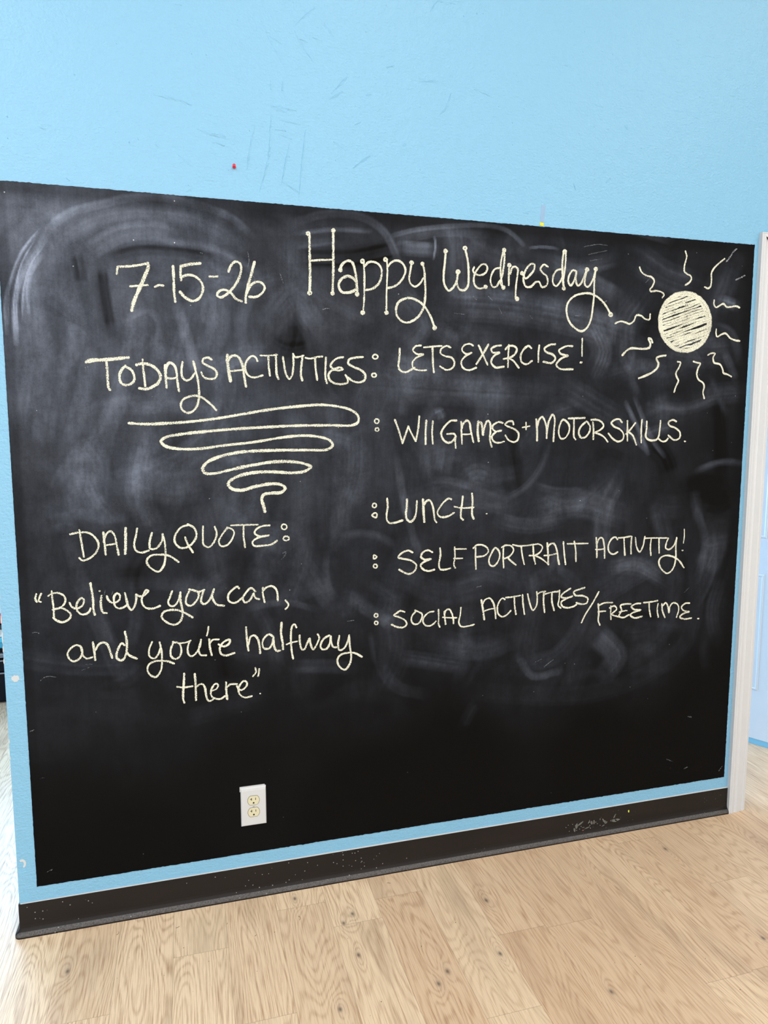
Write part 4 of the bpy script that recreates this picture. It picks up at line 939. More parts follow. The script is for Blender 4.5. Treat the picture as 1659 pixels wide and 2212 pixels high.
# ================================================================== STRUCTURE
WX0, WX1 = -0.506, 3.9        # partition wall, left end and right end
OX0, OX1, OZ = 2.076, 2.765, 2.086   # doorway
WT = 0.12
def wall_center():
    b = MB()
    b.box(WX0, OX0, 0, WT, 0, CEIL)
    b.box(OX0, OX1, 0, WT, OZ, CEIL)
    b.box(OX1, WX1, 0, WT, 0, CEIL)
    # trowelled ridges and lumps under the paint
    for r in RIDGES:
        pts = catmull(parse(r), .012)
        n = len(pts); prev = None
        for i, q in enumerate(pts):
            d = pts[min(i+1, n-1)]-pts[max(i-1, 0)]; d = d/max(np.linalg.norm(d), 1e-9); nn = np.array((-d[1], d[0]))
            if nn[1]-.4*nn[0] < 0: nn = -nn          # steep side shaped upwards to catch a highlight
            s = math.sin(math.pi*(i+.35)/(n+.0))**.5 if n > 2 else .6
            wdt = .0028*(.6+random.random()*.8)*max(.3, s); hh = -.0014*(.5+random.random()*.8)*max(.25, s)
            row = [b.bm.verts.new((q[0]+nn[0]*wdt, 0.0002, q[1]+nn[1]*wdt)), b.bm.verts.new((q[0]+nn[0]*wdt*.55, hh, q[1]+nn[1]*wdt*.55)), b.bm.verts.new((q[0]-nn[0]*wdt*1.6, 0.0002, q[1]-nn[1]*wdt*1.6))]
            if prev:
                for k in (0, 1):
                    b.bm.faces.new((prev[k], prev[k+1], row[k+1], row[k]))
            prev = row
    rr = random.Random(11)
    for i in range(230):
        x, z = rr.uniform(-.5, 2.4), rr.uniform(2.15, 2.95)
        if rr.random() < .12: x, z = rr.uniform(-.5, -.462), rr.uniform(.15, 2.1)
        s = rr.uniform(.0008, .0026)*(1.5 if rr.random() < .12 else 1)
        ring = [b.bm.verts.new((x+s*math.cos(a*1.257+rr.random())*rr.uniform(.7, 1.3), .0002, z+s*math.sin(a*1.257)*rr.uniform(.7, 1.3))) for a in range(5)]
        tip = b.bm.verts.new((x, -s*.5, z+s*.55))
        for a in range(5): b.bm.faces.new((ring[a], ring[(a+1) % 5], tip))
    # spots where the paint is knocked off
    def chip(x, z, w, h, seed):
        r2 = random.Random(seed)
        pts = [(x+w*math.cos(a*.2618)*q, z+h*math.sin(a*.2618)*q) for a in range(24) for q in (r2.uniform(.78, 1.15),)]
        b.prism(pts[::-1], -.0006, .002, 1)
    chip(-.479, .783, .0105, .010, 3)
    for zz, hh2 in ((.955, .012), (.905, .02), (.87, .01), (.835, .008), (.60, .006), (.55, .005), (1.02, .006)):
        chip(-.5053+.0006*math.sin(zz*90), zz, .0016, hh2, int(zz*1000))
    arc = [(-.4925+.011*math.cos(a), .225+.014*math.sin(a)) for a in np.linspace(2.2, -1.2, 9)]
    arc2 = [(-.4925+.005*math.cos(a), .224+.008*math.sin(a)) for a in np.linspace(-1.2, 2.2, 9)]
    b.prism(arc+arc2, -.0006, .002, 1)
    b.bm.normal_update()
    for f in b.bm.faces:
        if f.calc_center_median().y < -.00005 and f.normal.y > .05: f.normal_flip()
    return b.build('wall_center', [M_WALL, M_CHIP], recalc=False, kind='structure')
wall = wall_center()

NY, FY, LX, RX = -6.5, 4.62, -4.2, 4.6
# floor: boards running away from the partition, staggered
def floor():
    PITCHX, X0 = 0.1535, 0.232
    joints = {1: -.214, 4: -.38, 8: -.695, 9: -.351, 3: -.645, -1: -.495, -4: -.37}
    rr = random.Random(5)
    vs, fs, uvs, eds, tones = [], [], [], [], []
    k0, k1 = int((LX-X0)/PITCHX)-1, int((RX-X0)/PITCHX)+1
    for k in range(k0, k1+1):
        xa, xb = X0+k*PITCHX, X0+(k+1)*PITCHX
        y0 = joints.get(k, rr.uniform(-1.2, 0))
        cuts = sorted({round(y0+n*1.22, 4) for n in range(-5, 6)})
        if k == 8: cuts = sorted(cuts+[-.07])
        cuts = [NY-.02]+[c for c in cuts if NY < c < FY]+[FY+.02]
        for ya, yb in zip(cuts, cuts[1:]):
            ox, oy = rr.uniform(0, 40), rr.uniform(0, 40)
            tn = (min(1, rr.random()*.55+(.42 if 2 <= k <= 14 else 0)), rr.random()*(.5 if k > 3 else 1), rr.random(), 1)
            e = .002
            xs = [xa, xa+e, xb-e, xb]; ys = [ya, ya+e, yb-e, yb]
            base = len(vs)
            for y in ys:
                for x in xs: vs.append((x, y, 0))
            for j in range(3):
                for i in range(3):
                    q = (base+j*4+i, base+j*4+i+1, base+(j+1)*4+i+1, base+(j+1)*4+i); fs.append(q)
                    for c in q:
                        x, y, _ = vs[c]
                        uvs.append((x-xa+ox, y-ya+oy)); eds.append((min(x-xa, xb-x, y-ya, yb-y), 0)); tones.append(tn)
    me = bpy.data.meshes.new('floor'); me.from_pydata(vs, [], fs)
    u = me.uv_layers.new(name='plank'); u.data.foreach_set('uv', np.array(uvs, 'f').ravel())
    u = me.uv_layers.new(name='edge'); u.data.foreach_set('uv', np.array(eds, 'f').ravel())
    a = me.color_attributes.new('tone', 'FLOAT_COLOR', 'CORNER'); a.data.foreach_set('color', np.array(tones, 'f').ravel())
    return link('floor', me, wood(), kind='structure')
floor()
MB().box(LX, RX, NY, FY, CEIL, CEIL+.1).build('ceiling', M_CEIL, kind='structure')
MB().box(LX-.1, LX, NY, FY, 0, CEIL).build('wall_left', M_WALL, kind='structure')
MB().box(RX, RX+.1, NY, FY, 0, CEIL).build('wall_right', M_WHITE_WALL, kind='structure')
MB().box(LX, RX, NY-.1, NY, 0, CEIL).build('wall_near', M_WHITE_WALL, kind='structure')
WN = (-3.4, 1.4, .45, 2.65)
b = MB(); b.box(LX, WN[0], FY, FY+.12, 0, CEIL); b.box(WN[1], RX, FY, FY+.12, 0, CEIL)
b.box(WN[0], WN[1], FY, FY+.12, 0, WN[2]); b.box(WN[0], WN[1], FY, FY+.12, WN[3], CEIL)
b.build('wall_far', M_WHITE_WALL, kind='structure')
b = MB()
for i in range(5):
    x = WN[0]+(WN[1]-WN[0])*i/4; b.box(x-.03, x+.03, FY+.02, FY+.09, WN[2], WN[3], bev=.004)
for z in (WN[2]+.03, WN[3]-.03): b.box(WN[0], WN[1], FY+.021, FY+.089, z-.03, z+.03, bev=.004)
b.build('window_1', M_TRIM, kind='structure')

# cove base of dark rubber along the partition and round its free end
def baseboard():
    prof = [(0.0, .1016), (-.0025, .1016), (-.0032, .0995), (-.0034, .034), (-.0042, .026), (-.0066, .0195), (-.0100, .0160), (-.0136, .0130), (-.0158, .0085), (-.0162, .0030), (-.0155, 0.0), (0.0, 0.0)]
    b = MB()
    path = [((1.9885, 0), (0, 1)), ((WX0, 0), (-1, 1)), ((WX0, WT), (-1, 0))]
    rows = []
    # straight run subdivided slightly so the rubber waves a little
    pts = [((x, 0.0), (0.0, 1.0)) for x in np.linspace(1.9885, -.50, 40)]
    for (x, y), _ in pts:
        rows.append([(x, p[0], p[1]) for p in prof])
    for ang in (20, 45, 70, 90):
        c, s = math.cos(math.radians(ang)), math.sin(math.radians(ang))
        rows.append([(WX0+p[0]*s, p[0]*c, p[1]) for p in prof])
    rows.append([(WX0+p[0], WT+.004, p[1]) for p in prof])
    V = [[b.bm.verts.new(q) for q in r] for r in rows]
    for r0, r1 in zip(V, V[1:]):
        for i in range(len(prof)-1):
            f = b.bm.faces.new((r0[i], r0[i+1], r1[i+1], r1[i])); f.smooth = 3 < i < 10
    b.bm.faces.new(V[0]); b.bm.faces.new(V[-1][::-1])
    o = b.build('baseboard_center', M_RUBBER, kind='structure')
    c = MB(); c.prism([(-.503, .1012), (1.9885, .1012), (1.9885, .1045), (1.2, .1040), (.6, .1046), (0, .1036), (-.3, .1034), (-.503, .1030)][::-1], -.0028, .001)
    c.build('caulk_bead', M_CAULK, o, label='thin white caulk bead along the top of the dark baseboard')
    # scuffs and paint left on the rubber
    s = MB(); rr = random.Random(2)
    def blob(x, z, w, h, mi, ang=0.0):
        P_ = []
        for a in range(9):
            q = a*.698; rx, rz = w*math.cos(q)*rr.uniform(.75, 1.2), h*math.sin(q)*rr.uniform(.75, 1.2)
            P_.append((x+rx*math.cos(ang)-rz*math.sin(ang), z+rx*math.sin(ang)+rz*math.cos(ang)))
        s.prism(P_[::-1], -.0040, -.0030, mi)
    for x, z, w, h, an in ((1.330, .050, .005, .010, -.2), (1.322, .036, .004, .008, .1), (1.345, .056, .013, .0028, .55), (1.392, .052, .004, .007, .2), (1.402, .052, .003, .008, .0),
                           (1.446, .050, .011, .0035, -.5), (1.452, .044, .007, .004, .2), (1.485, .046, .013, .0055, -.25), (1.498, .048, .012, .004, -.1), (1.474, .048, .005, .003, 0),
                           (1.487, .062, .0022, .009, -.5), (1.374, .036, .012, .002, .25), (1.441, .034, .007, .0015, .4), (1.427, .061, .002, .003, 0)):
        blob(x, z, w, h, 0, an)
    blob(1.357, .028, .004, .003, 1); blob(1.547, .073, .0028, .005, 2)
    for i in range(26): blob(rr.uniform(1.28, 1.44), rr.uniform(.03, .065), .0013, .0011, 3)
    s.build('paint_scuffs', [plain('grey_scuff', (.13, .125, .105), .7, .2), plain('red_speck', (.30, .10, .07)), plain('yellow_speck', (.62, .66, .05)), plain('pale_speck', (.34, .33, .30))], o, label='grey scuffs and a yellow paint speck on the baseboard')
baseboard()

# moulded white door casing
CAS = [(0, 0), (0, .0145), (.0012, .0158), (.0035, .0162), (.0052, .0145), (.0075, .0145), (.0092, .0165), (.0125, .0172), (.0155, .0168), (.0175, .0155), (.024, .0138), (.0285, .0142), (.032, .0160), (.0345, .0165), (.0365, .0148), (.038, .0140),
       (.063, .0100), (.0645, .0112), (.0675, .0120), (.0705, .0112), (.0718, .0090), (.079, .0084), (.081, .0070), (.081, 0)]
CX0, CZ1 = 1.9885, 2.1735
def casing(name, kind_):
    b = MB(); W = .081
    if kind_ == 'left':   R0 = [(CX0+u, -t, 0.0005) for u, t in CAS]; R1 = [(CX0+u, -t, CZ1-u) for u, t in CAS]
    elif kind_ == 'head': R0 = [(CX0+u+.0004, -t, CZ1-u) for u, t in CAS]; R1 = [(OX1+.088-u-.0004, -t, CZ1-u) for u, t in CAS]
    else:                 R0 = [(OX1+.088-u, -t, CZ1-u) for u, t in CAS]; R1 = [(OX1+.088-u, -t, 0.0005) for u, t in CAS]
    A = [b.bm.verts.new(q) for q in R0]; B = [b.bm.verts.new(q) for q in R1]
    for i in range(len(A)-1): b.bm.faces.new((A[i], B[i], B[i+1], A[i+1]))
    b.bm.faces.new(A[::-1]); b.bm.faces.new(B)
    if kind_ == 'left':   # open mitre at the top corner
        b.prism([(CX0+.016, CZ1-.0162), (CX0+.0164, CZ1-.0162), (CX0+.0808, CZ1-.081), (CX0+.0803, CZ1-.081)], -.0195, -.006, 1)
    return b.build(name, [M_TRIM, M_GAP], kind='structure')
casing('trim_1', 'left'); casing('trim_2', 'head'); casing('trim_3', 'right')
b = MB()
b.box(OX0-.0125, OX0, .0005, WT+.002, 0, OZ); b.box(OX1, OX1+.0125, .0005, WT+.002, 0, OZ); b.box(OX0, OX1, .0005, WT+.002, OZ, OZ+.0125)
b.box(OX0, OX0+.011, .045, .08, 0, OZ); b.box(OX0, OX1, .045, .08, OZ-.011, OZ)
b.build('trim_4', M_TRIM, kind='structure')

# panelled door leaf, standing open into the far room
def door():
    b = MB()
    L0, L1, T = .14, .88, .035
    cols = [(.235, .445), (.523, .765)]
    rows = [(.268, .813), (.99, 1.53), (1.69, 1.93)]
    b.box(L0, L1, 0.0, T, .028, 2.045, bev=.002)
    def panel(u0, u1, z0, z1):
        # sunk moulding ring with a raised field, on the face towards the photo
        rings = [(0, -.0004), (.006, .006), (.012, .006), (.026, .0012), (.028, .0008)]
        prev = None
        for ins, dep in [(-.005, -.0006), (0, -.0032), (.004, -.0036), (.009, -.0010), (.022, -.0028), (.030, -.0034)]:
            R = [b.bm.verts.new((x, dep, z)) for x, z in ((u0+ins, z0+ins), (u1-ins, z0+ins), (u1-ins, z1-ins), (u0+ins, z1-ins))]
            if prev:
                for i in range(4): b.bm.faces.new((prev[i], prev[(i+1) % 4], R[(i+1) % 4], R[i]))
            prev = R
        b.bm.faces.new(prev)
    for c in cols:
        for r in rows: panel(*c, *r)
    hinge = Vector((2.80, 0.0, 0)); u = Vector((-.473, .881, 0)).normalized()
    # local x = along the leaf from the hinge, local -y = face seen through the doorway
    n = Vector((u.y, -u.x, 0))        # points to +x, away from the viewed face
    M = Matrix(((u.x, n.x, 0, hinge.x), (u.y, n.y, 0, hinge.y), (0, 0, 1, 0), (0, 0, 0, 1)))
    o = b.build('door_1', M_DOOR, kind='structure'); o.matrix_world = M
    s = MB(); s.box(L0+.005, L1-.005, .002, .03, .001, .0285); s.build('door_reflection_strip', M_DOOR_REFLECTION, o, label='strong blue strip painted as the floor reflection under the pale door')  # added strip, coloured as the blue reflection on the floor below the leaf
    k = MB(); Mk = Matrix.Translation((L1-.06, -.001, .95)) @ Matrix.Rotation(math.radians(90), 4, 'X')
    k.lathe([(.03, 0), (.03, .006), (.012, .010), (.011, .03), (.024, .04), (.027, .052), (.02, .063), (.001, .065)], Mk, 24)
    k.build('door_knob', plain('brushed_steel', (.6, .6, .6), .3, .6), o)
door()

# ================================================================== CHALKBOARD
BX0, BX1, BZ0, BZ1 = -.4565, 1.9698, .1470, 2.1315
def dust_sheen_field(nx, nz):
    X, Z = np.meshgrid(np.linspace(BX0, BX1, nx), np.linspace(BZ0, BZ1, nz))
    # rubbed-in old chalk plus painted-in ceiling sheen of each area (x mm, z mm, amount)
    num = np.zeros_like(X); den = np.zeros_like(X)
    for x, z, a in HAZE_SHEEN:
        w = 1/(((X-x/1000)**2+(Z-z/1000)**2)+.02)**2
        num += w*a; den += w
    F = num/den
    rs = np.random.RandomState(3)
    def value_noise(fx, fz):
        gx, gz = int(2.43*fx)+3, int(1.99*fz)+3
        g = rs.rand(gz, gx); px = np.linspace(0, gx-1.001, nx); pz = np.linspace(0, gz-1.001, nz)
        ix, iz = px.astype(int), pz.astype(int); ax, az = px-ix, (pz-iz)[:, None]
        ax, az = ax*ax*(3-2*ax), az*az*(3-2*az)
        r0 = g[iz][:, ix]*(1-ax)+g[iz][:, ix+1]*ax; r1 = g[iz+1][:, ix]*(1-ax)+g[iz+1][:, ix+1]*ax
        return r0*(1-az)+r1*az
    FB = .30*value_noise(5, 4)+.25*value_noise(14, 8)+.21*value_noise(34, 18)+.14*value_noise(70, 50)+.10*value_noise(150, 130)
    FB = np.clip((FB-.30)/.40, 0, 1)
    VB = .45*value_noise(30, 5)+.30*value_noise(60, 9)+.25*value_noise(140, 14)
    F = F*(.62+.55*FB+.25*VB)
    def smear(path, width, amt, seed):
        pts = catmull(path, .02)
        r = width*.75+.004
        x0, x1, z0, z1 = pts[:, 0].min()-r, pts[:, 0].max()+r, pts[:, 1].min()-r, pts[:, 1].max()+r
        i0, i1 = np.searchsorted(X[0], (x0, x1)); j0, j1 = np.searchsorted(Z[:, 0], (z0, z1))
        if i1-i0 < 1 or j1-j0 < 1: return
        xs, zs = X[j0:j1, i0:i1], Z[j0:j1, i0:i1]
        best = np.full(xs.shape, 9.0); sgn = np.zeros(xs.shape); arc = np.zeros(xs.shape); acc = 0
        for a, b_ in zip(pts, pts[1:]):
            d = b_-a; L = max(np.hypot(*d), 1e-6); d = d/L
            t = np.clip((xs-a[0])*d[0]+(zs-a[1])*d[1], 0, L)
            ex, ez = xs-(a[0]+t*d[0]), zs-(a[1]+t*d[1]); dist = np.hypot(ex, ez)
            m = dist < best
            best[m] = dist[m]; sgn[m] = (ez*d[0]-ex*d[1])[m]; arc[m] = acc+t[m]; acc += L
        q = np.random.RandomState(seed)
        n = max(4, int(width/.0065)); k4 = np.interp(np.arange(n+1)/4.0, np.arange(n+5), q.rand(n+5))
        prof = (.5*q.rand(n+1)+.5*k4)**1.7*1.6
        u = np.clip((sgn/(width*.5)+1)*.5, 0, .999)
        # the streaks drift and break along the wipe
        st = np.interp((u*n).ravel(), np.arange(n+1), prof).reshape(u.shape)
        st = st*(.35+1.3*FB[j0:j1, i0:i1])
        fall = np.clip(1-(best/(width*.5))**2, 0, 1)**.8
        s = arc/max(acc, 1e-6); ends = np.clip(np.minimum(s, 1-s)*5+.25, 0, 1)
        F[j0:j1, i0:i1] += amt*fall*(.35+.9*st)*ends*(1 if amt > 0 else .38)
    for i, (t, wd, amt) in enumerate(SMEARS): smear(parse(t), wd/1000, amt*SM, 100+i)
    for i in range(210):     # everyday eraser wipes
        x, z = rs.uniform(BX0+.05, BX1-.05), rs.uniform(.62, BZ1-.08)
        a = rs.choice([rs.uniform(1.2, 1.9), rs.uniform(-.3, .3), rs.uniform(0, 3.1)], p=[.45, .3, .25]); L = rs.uniform(.08, .32); cu = rs.uniform(-.8, .8)
        path = [(x+L*s*math.cos(a+cu*s), z+L*s*math.sin(a+cu*s)) for s in (-.5, -.2, .1, .5)]
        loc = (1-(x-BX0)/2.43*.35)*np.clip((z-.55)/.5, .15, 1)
        smear(path, rs.uniform(.025, .13), rs.choice([1, 1, 1, -.9])*rs.uniform(.05, .17)*SM*loc, 500+i)
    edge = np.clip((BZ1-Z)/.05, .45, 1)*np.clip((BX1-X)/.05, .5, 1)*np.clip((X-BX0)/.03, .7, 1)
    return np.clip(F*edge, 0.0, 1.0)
SM = .6
def chalkboard():
    nx, nz = 728, 596
    D = dust_sheen_field(nx, nz)
    X, Z = np.meshgrid(np.linspace(BX0, BX1, nx), np.linspace(BZ0, BZ1, nz))
    rs = np.random.RandomState(9)
    wob = lambda n: np.convolve(rs.randn(n+8), [.2, .5, .2], 'same')[4:-4]*.0011
    X[:, 0] += .35*wob(nz); X[:, -1] += .5*wob(nz); Z[0, :] += .7*wob(nx); Z[-1, :] += .7*wob(nx)
    Y = np.full_like(X, -.0016)
    co = np.stack([X, Y, Z], -1).reshape(-1, 3)
    idx = np.arange(nx*nz).reshape(nz, nx)
    q = np.stack([idx[:-1, :-1], idx[:-1, 1:], idx[1:, 1:], idx[1:, :-1]], -1).reshape(-1, 4)
    per = np.concatenate([idx[0, :], idx[1:, -1], idx[-1, -2::-1], idx[-2:0:-1, 0]])
    back = co[per].copy(); back[:, 1] = -.0002
    nb = len(per); off = nx*nz
    side = np.stack([per, off+np.arange(nb), off+(np.arange(nb)+1) % nb, np.roll(per, -1)], -1)
    co = np.concatenate([co, back]); q = np.concatenate([q, side])
    me = bpy.data.meshes.new('chalkboard')
    me.vertices.add(len(co)); me.vertices.foreach_set('co', co.astype('f').ravel())
    me.loops.add(q.size); me.loops.foreach_set('vertex_index', q.astype('i').ravel())
    me.polygons.add(len(q)); me.polygons.foreach_set('loop_start', np.arange(0, q.size, 4, dtype='i')); me.polygons.foreach_set('loop_total', np.full(len(q), 4, 'i'))
    me.update(calc_edges=True); me.validate()
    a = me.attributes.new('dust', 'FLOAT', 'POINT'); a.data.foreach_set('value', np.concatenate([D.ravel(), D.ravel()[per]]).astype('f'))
    me.update()
    root = empty('chalkboard', (.757, 0, BZ0), 'large black chalkboard painted on the blue partition wall, covered in chalk writing', 'chalkboard')
    o = link('board_surface', me, M_BOARD, root, label='matte black writing surface with wiped chalk haze and painted-in sheen')
    o.location = -root.location
    return root
board = chalkboard()

stroke_no = [0]
def chalk_mesh(name, strokes, mat, parent, label=None):
    vs, fs, uv = [], [], []
    rr = random.Random(hash(name) % 1000 if False else len(name)*7+len(strokes))
    for wmm, t in strokes:
        pts = catmull(parse(t)); n = len(pts)
        stroke_no[0] += 1
        y = -.0018-.000022*(stroke_no[0] % 14)
        hw0 = wmm/2000*.92
        d = np.gradient(pts, axis=0); d /= np.maximum(np.linalg.norm(d, axis=1, keepdims=True), 1e-9)
        nn = np.stack([-d[:, 1], d[:, 0]], -1)
        rows = []
        # rounded start, body with unsteady pressure, rounded end
        for s in (.95, .6, .25): rows.append((pts[0]-d[0]*hw0*s, nn[0], hw0*math.sqrt(1-s*s)))
        g = 1.0
        for p_, n_ in zip(pts, nn):
            g += (1-g)*.2+rr.uniform(-.1, .1); rows.append((p_, n_, hw0*g))
        for s in (.25, .6, .95): rows.append((pts[-1]+d[-1]*hw0*s, nn[-1], hw0*math.sqrt(1-s*s)))
        base = len(vs)
        for i, (p_, n_, h) in enumerate(rows):
            a, b_ = p_+n_*h, p_-n_*h; yy = y-.000021*i/len(rows)
            vs.append((a[0], yy, a[1])); vs.append((b_[0], yy, b_[1]))
        for i in range(len(rows)-1):
            k = base+2*i
            fs.append((k, k+1, k+3, k+2)); uv += [(0, i), (1, i), (1, i+1), (0, i+1)]
    me = bpy.data.meshes.new(name); me.from_pydata(vs, [], fs)
    u = me.uv_layers.new(name='stroke'); u.data.foreach_set('uv', np.array(uv, 'f').ravel())
    o = link(name, me, mat, parent, label=label)
    return o
def on_board(name, key, mat=None, label=None, parent=None):
    o = chalk_mesh(name, CHALK[key], mat or M_CHALK, parent or board, label)
    if parent is None: o.location = -board.location
    return o
def colon(key, par):
    for m_ in CHALK[key]:
        CHALK['one'] = [m_]; on_board('colon_dot', 'one', parent=par)
on_board('date_lettering', 'date_lettering', label='cream chalk date 7-15-26')
on_board('greeting_lettering', 'greeting_lettering', label='tall dotted-end chalk lettering Happy Wednesday')
t_ = on_board('title_lettering', 'activities_title', label='chalk heading TODAYS ACTIVITIES'); colon('bullet_title', t_)
on_board('swirl_underline', 'swirl_underline', label='thick chalk zigzag swirl narrowing downwards')
for key, bul, lab in (('entry_exercise', None, 'chalk line LETS EXERCISE!'), ('entry_games', 'bullet_games', 'chalk line about games and motor skills'), ('entry_lunch', 'bullet_lunch', 'chalk line LUNCH'),
                      ('entry_portrait', 'bullet_portrait', 'chalk line SELF PORTRAIT ACTIVITY!'), ('entry_social', 'bullet_social', 'chalk line SOCIAL ACTIVITIES/FREETIME.')):
    e_ = on_board('activity_entry', key, label=lab)
    if bul: colon(bul, e_)
t_ = on_board('title_lettering', 'quote_title', label='chalk heading DAILY QUOTE'); colon('bullet_quote', t_)
on_board('quote_lettering', 'quote_lettering', label='chalk script quotation in three lines')
sun = on_board('sun_drawing', 'sun_disc', label='chalk sun disc filled with slanting hatching')
for i in range(13):
    k = 'ray%d' % i
    if k in CHALK: on_board('sun_ray', k, M_CHALK if i < 11 else M_CHALK_WHITE, parent=sun)
for m_ in CHALK['stray_marks']:
    CHALK['one'] = [m_]; on_board('stray_mark', 'one', M_CHALK_FAINT, label='faint grey chalk nick')

# ================================================================== THINGS ON THE WALL
def outlet():
    cx, cz, w, h = .1755, .3045, .079, .126
    root = empty('electrical_outlet', (cx, 0, cz), 'white duplex outlet with ivory sockets, low on the black chalkboard', 'outlet')
    M_PL = plain('white_outlet_plate', (.53, .515, .50), .35, .5); M_IV = plain('ivory_socket', (.58, .52, .34), .4, .5); M_DK = plain('socket_slot_dark', (.02, .017, .012), .7, .2)
    M_RIM = plain('socket_rim_shadow', (.22, .19, .12), .7, .2)
    b = MB()
    def ring(ins_l, ins_r, ins_b, ins_t, y): return [b.bm.verts.new((x, y, z)) for x, z in ((-w/2+ins_l, -h/2+ins_b), (w/2-ins_r, -h/2+ins_b), (w/2-ins_r, h/2-ins_t), (-w/2+ins_l, h/2-ins_t))]
    R = [ring(0, 0, 0, 0, -.001), ring(0, 0, 0, 0, -.0045), ring(.0015, .0015, .0015, .003, -.0078), ring(.004, .003, .004, .0105, -.0088)]
    for a, c in zip(R, R[1:]):
        for i in range(4): b.bm.faces.new((a[i], a[(i+1) % 4], c[(i+1) % 4], c[i]))
    b.bm.faces.new(R[-1]); b.bm.faces.new(R[0][::-1])
    b.build('cover_plate', M_PL, root)
    b = MB(); b.prism([(-w/2-.0022, h/2-.012), (-w/2-.0022, h/2+.0035), (w/2-.0035, h/2+.0035), (w/2-.0035, h/2-.006)], -.0052, -.0012)
    b.build('plate_edge', M_PL, root, label='raised white upper edge standing off the plate')
    def dshape(r, hh, n=11):
        a0 = math.asin(hh/r); P_ = []
        for s in (0, 1):
            for i in range(n):
                a = -a0+2*a0*i/(n-1)+s*math.pi
                P_.append((r*math.cos(a), r*math.sin(a)))
        return P_
    for dz in (.0195, -.0195):
        z0 = dz+.001
        b = MB()
        b.prism([(x, z+z0) for x, z in dshape(.0190, .0158)][::-1], -.0094, -.0085, 0)
        b.prism([(x, z+z0) for x, z in dshape(.0176, .0144)][::-1], -.0098, -.0086, 1)
        f = b.build('socket_face', [M_RIM, M_IV], root)
        s = MB()
        s.box(-.0073, -.0054, -.0103, -.0097, z0+.0005, z0+.0085); s.box(-.0105, -.0060, -.0103, -.0097, z0+.0036, z0+.0054)
        s.box(.0056, .0074, -.0103, -.0097, z0+.0010, z0+.0080)
        s.prism([(-.0026, z0-.0102), (.0026, z0-.0102), (.0026, z0-.0075), (.0015, z0-.0056), (-.0015, z0-.0056), (-.0026, z0-.0075)][::-1], -.0103, -.0097)
        s.build('slot', M_DK, f, label='dark socket slots')
    b = MB(); b.lathe([(.0034, 0), (.0034, .0006), (.0026, .0013), (.0005, .0015)], Matrix.Translation((0, -.0086, .001)) @ Matrix.Rotation(math.radians(90), 4, 'X'), 16)
    b.box(-.0024, .0024, -.0104, -.00995, .0006, .0014, 1)
    b.build('screw', [M_PL, M_DK], root)
outlet()

def pin():
    d = Vector((-.10, -1, .18)).normalized(); base = Vector((.163, -.0002, 2.2215))
    M = Matrix.Translation(base) @ Vector((0, 0, 1)).rotation_difference(d).to_matrix().to_4x4()
    b = MB(); b.lathe([(.0046, .001), (.0050, .0016), (.0046, .0026), (.0026, .0034), (.0023, .0075), (.0028, .0092), (.0041, .0106), (.0043, .0118), (.0038, .0128), (.0005, .0131)], M, 24)
    t = NT('red_plastic'); t.base((.62, .012, .035), .25, .5)
    root = b.build('push_pin', t.m, label='small red push pin stuck in the blue wall above the chalkboard', cat='push pin')
    s = MB(); s.lathe([(.0005, -.004), (.0005, .0012)], M, 8); s.build('needle', plain('steel_pin', (.5, .5, .5), .3), root)
pin()
def film(name, pts, y0, mat, **k):
    b = MB(); b.prism(pts[::-1], y0, -.0001); return b.build(name, mat, **k)
t = NT('clear_tape_film'); t.base((.36, .52, .70), .35, .4); t.b.inputs['Alpha'].default_value = .42
film('tape_strip', [(1.1275, 2.146), (1.142, 2.1445), (1.1455, 2.196), (1.131, 2.200)], -.00045, t.m, label='short strip of cloudy clear tape on the blue wall above the board edge', cat='tape')
t = NT('yellow_tape'); p_ = t.pos(); t.base(t.mix(t.noise(p_, 300, 2), (.50, .46, .02), (.72, .66, .04)), .5, .3)
film('tape_scrap', [(1.1265, 2.1345), (1.1405, 2.1335), (1.1400, 2.1435), (1.1270, 2.1445)], -.0007, t.m, label='tiny yellow tape scrap at the top edge of the chalkboard', cat='tape')

# ================================================================== STORAGE BEHIND THE PARTITION
SX0, SX1, SY = -1.42, -.76, 1.99
def cabinet():
    root = empty('drawer_cabinet', ((SX0+SX1)/2, SY+.2, 0), 'low black drawer cabinet on the floor beyond the wall end', 'cabinet')
    mk = plain('black_plastic', (.0035, .0045, .008), .5, .12); ml = plain('grey_drawer_lip', (.20, .20, .205), .4, .5)
    w = (SX1-SX0)/2
    def P_(name, x0, x1, y0, y1, z0, z1, m, par=root, bev=.004):
        b = MB(); b.box(x0, x1, y0, y1, z0, z1, bev=bev); return b.build(name, m, par)
    P_('cabinet_body', -w, w, -.18, .2, .002, .302, mk)
    P_('cabinet_top', -w-.005, w+.005, -.203, .205, .302, .305, mk, bev=.001)
    for z0, z1 in ((.014, .166), (.181, .236), (.251, .258)):
        d = P_('drawer', -w+.012, w-.012, -.2, -.181, z0, z1, mk)
        P_('drawer_lip', -w+.012, w-.012, -.206, -.195, z1+.001, z1+.007, ml, d, .001)
    P_('trim_strip', -w, w, -.2, -.181, .266, .279, ml, bev=.002)
cabinet()
def bin_(name, z0, z1, lid, mb, ml, label, cat, inset=0.0):
    root = empty(name, ((SX0+SX1)/2, SY+.19, z0), label, cat)
    w = (SX1-SX0)/2-inset; h = z1-z0
    b = MB(); b.box(-w+.008, w-.008, -.182+inset, .18, .0005, h-lid*.8, bev=.006); b.build('tub', mb, root)
    b = MB(); b.box(-w, w, -.19+inset, .188, h-lid, h, bev=.005); b.build('lid', ml, root)
bin_('storage_bin', .305, .366, .025, plain('teal_tub', (.03, .30, .42), .35), plain('teal_lid', (.05, .42, .55), .3), 'shallow teal bin with a lid, directly on the black drawer cabinet', 'storage bin')
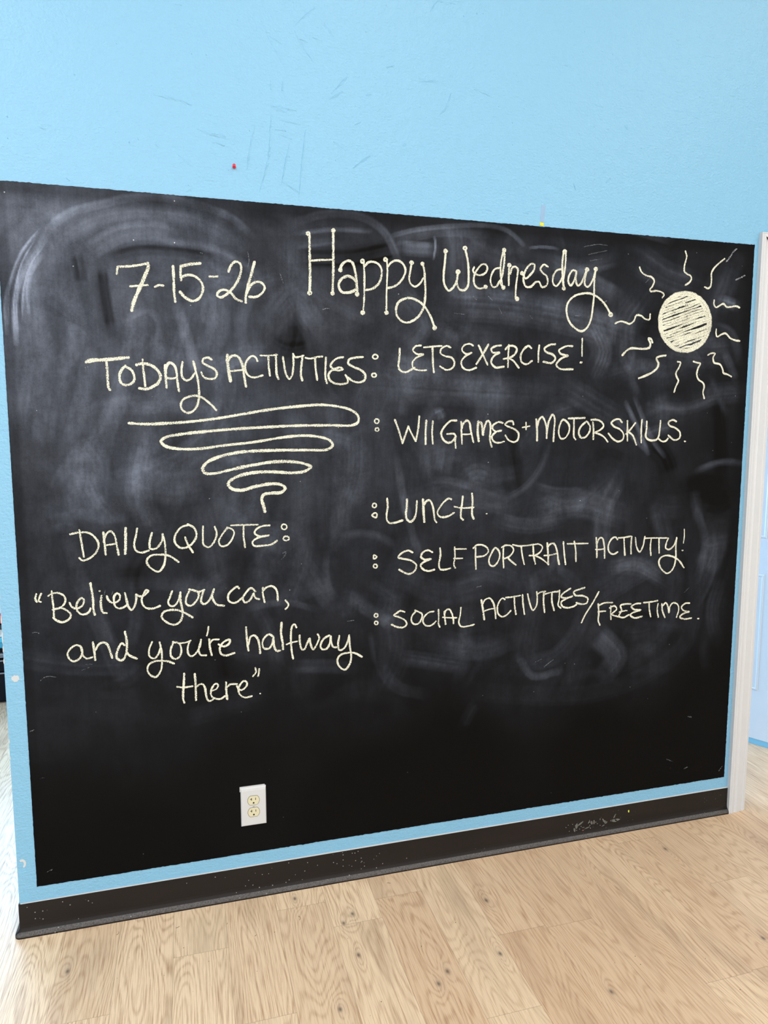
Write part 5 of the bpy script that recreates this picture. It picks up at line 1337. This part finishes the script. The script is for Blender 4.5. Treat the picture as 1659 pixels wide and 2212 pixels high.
bin_('storage_bin', .366, .412, .028, plain('pale_tub', (.72, .75, .75), .4), plain('grey_lid', (.42, .47, .47), .4), 'flat pale grey bin stacked on the teal bin', 'storage bin', .005)
b = MB(); b.box(SX0+.02, SX1-.02, SY-.0, SY+.36, .4125, .430, bev=.003)
b.box(SX0+.02, SX1-.02, SY-.005, SY+.002, .4305, .4375, bev=.002)
b.box(SX0+.02, SX1-.02, SY+.356, SY+.363, .4305, .4375, bev=.002)
b.build('tray', plain('dark_tray_plastic', (.02, .022, .03), .4), label='thin dark tray between the grey bin and the red bin', cat='tray')
bin_('storage_bin', .4378, .497, .028, plain('red_tub', (.42, .014, .035), .35), plain('red_lid', (.62, .03, .06), .3), 'red bin with a brighter red lid, on the dark tray', 'storage bin', .01)
bin_('storage_bin', .4975, .611, .02, plain('white_tub', (.6, .6, .6), .4), plain('white_lid', (.62, .62, .62), .35), 'tall white bin stacked on the red bin', 'storage bin', .004)
b = MB(); b.box(SX0+.06, SX1-.02, SY+.0, SY+.26, .6115, .636, bev=.004); b.box(SX0+.05, SX1-.01, SY-.006, SY+.27, .636, .642, bev=.002)
b.build('folder_case', plain('navy_case', (.015, .05, .09), .4), label='flat dark navy case lying on top of the white bin', cat='case')

# bits of lint and grit left on the floor boards
rr = random.Random(21); b = MB()
def hair(x, y, L, a, c):
    prev = None
    for i in range(9):
        t_ = i/8; an = a+c*t_; px, py = x+L*t_*math.cos(an), y+L*t_*math.sin(an); w_ = .0005
        row = [b.bm.verts.new((px-w_*math.sin(an), py+w_*math.cos(an), .0006)), b.bm.verts.new((px, py, .0014)), b.bm.verts.new((px+w_*math.sin(an), py-w_*math.cos(an), .0006))]
        if prev:
            for k in (0, 1): b.bm.faces.new((prev[k], prev[k+1], row[k+1], row[k]))
        prev = row
for q in LINT: hair(*q)
for i in range(46):
    x, y, r_ = rr.uniform(-.35, 1.9), rr.uniform(-.75, -.03), rr.uniform(.0006, .0016)
    ring = [b.bm.verts.new((x+r_*math.cos(a*1.257)*rr.uniform(.7, 1.3), y+r_*math.sin(a*1.257)*rr.uniform(.7, 1.3), .0003)) for a in range(5)]
    tip = b.bm.verts.new((x, y, r_*.9))
    for a in range(5): b.bm.faces.new((ring[a], ring[(a+1) % 5], tip))
b.build('floor_lint', plain('dark_lint', (.09, .07, .055), .9, .1), kind='stuff', label='dark hairs and grit scattered on the wood floor below the chalkboard', cat='lint')
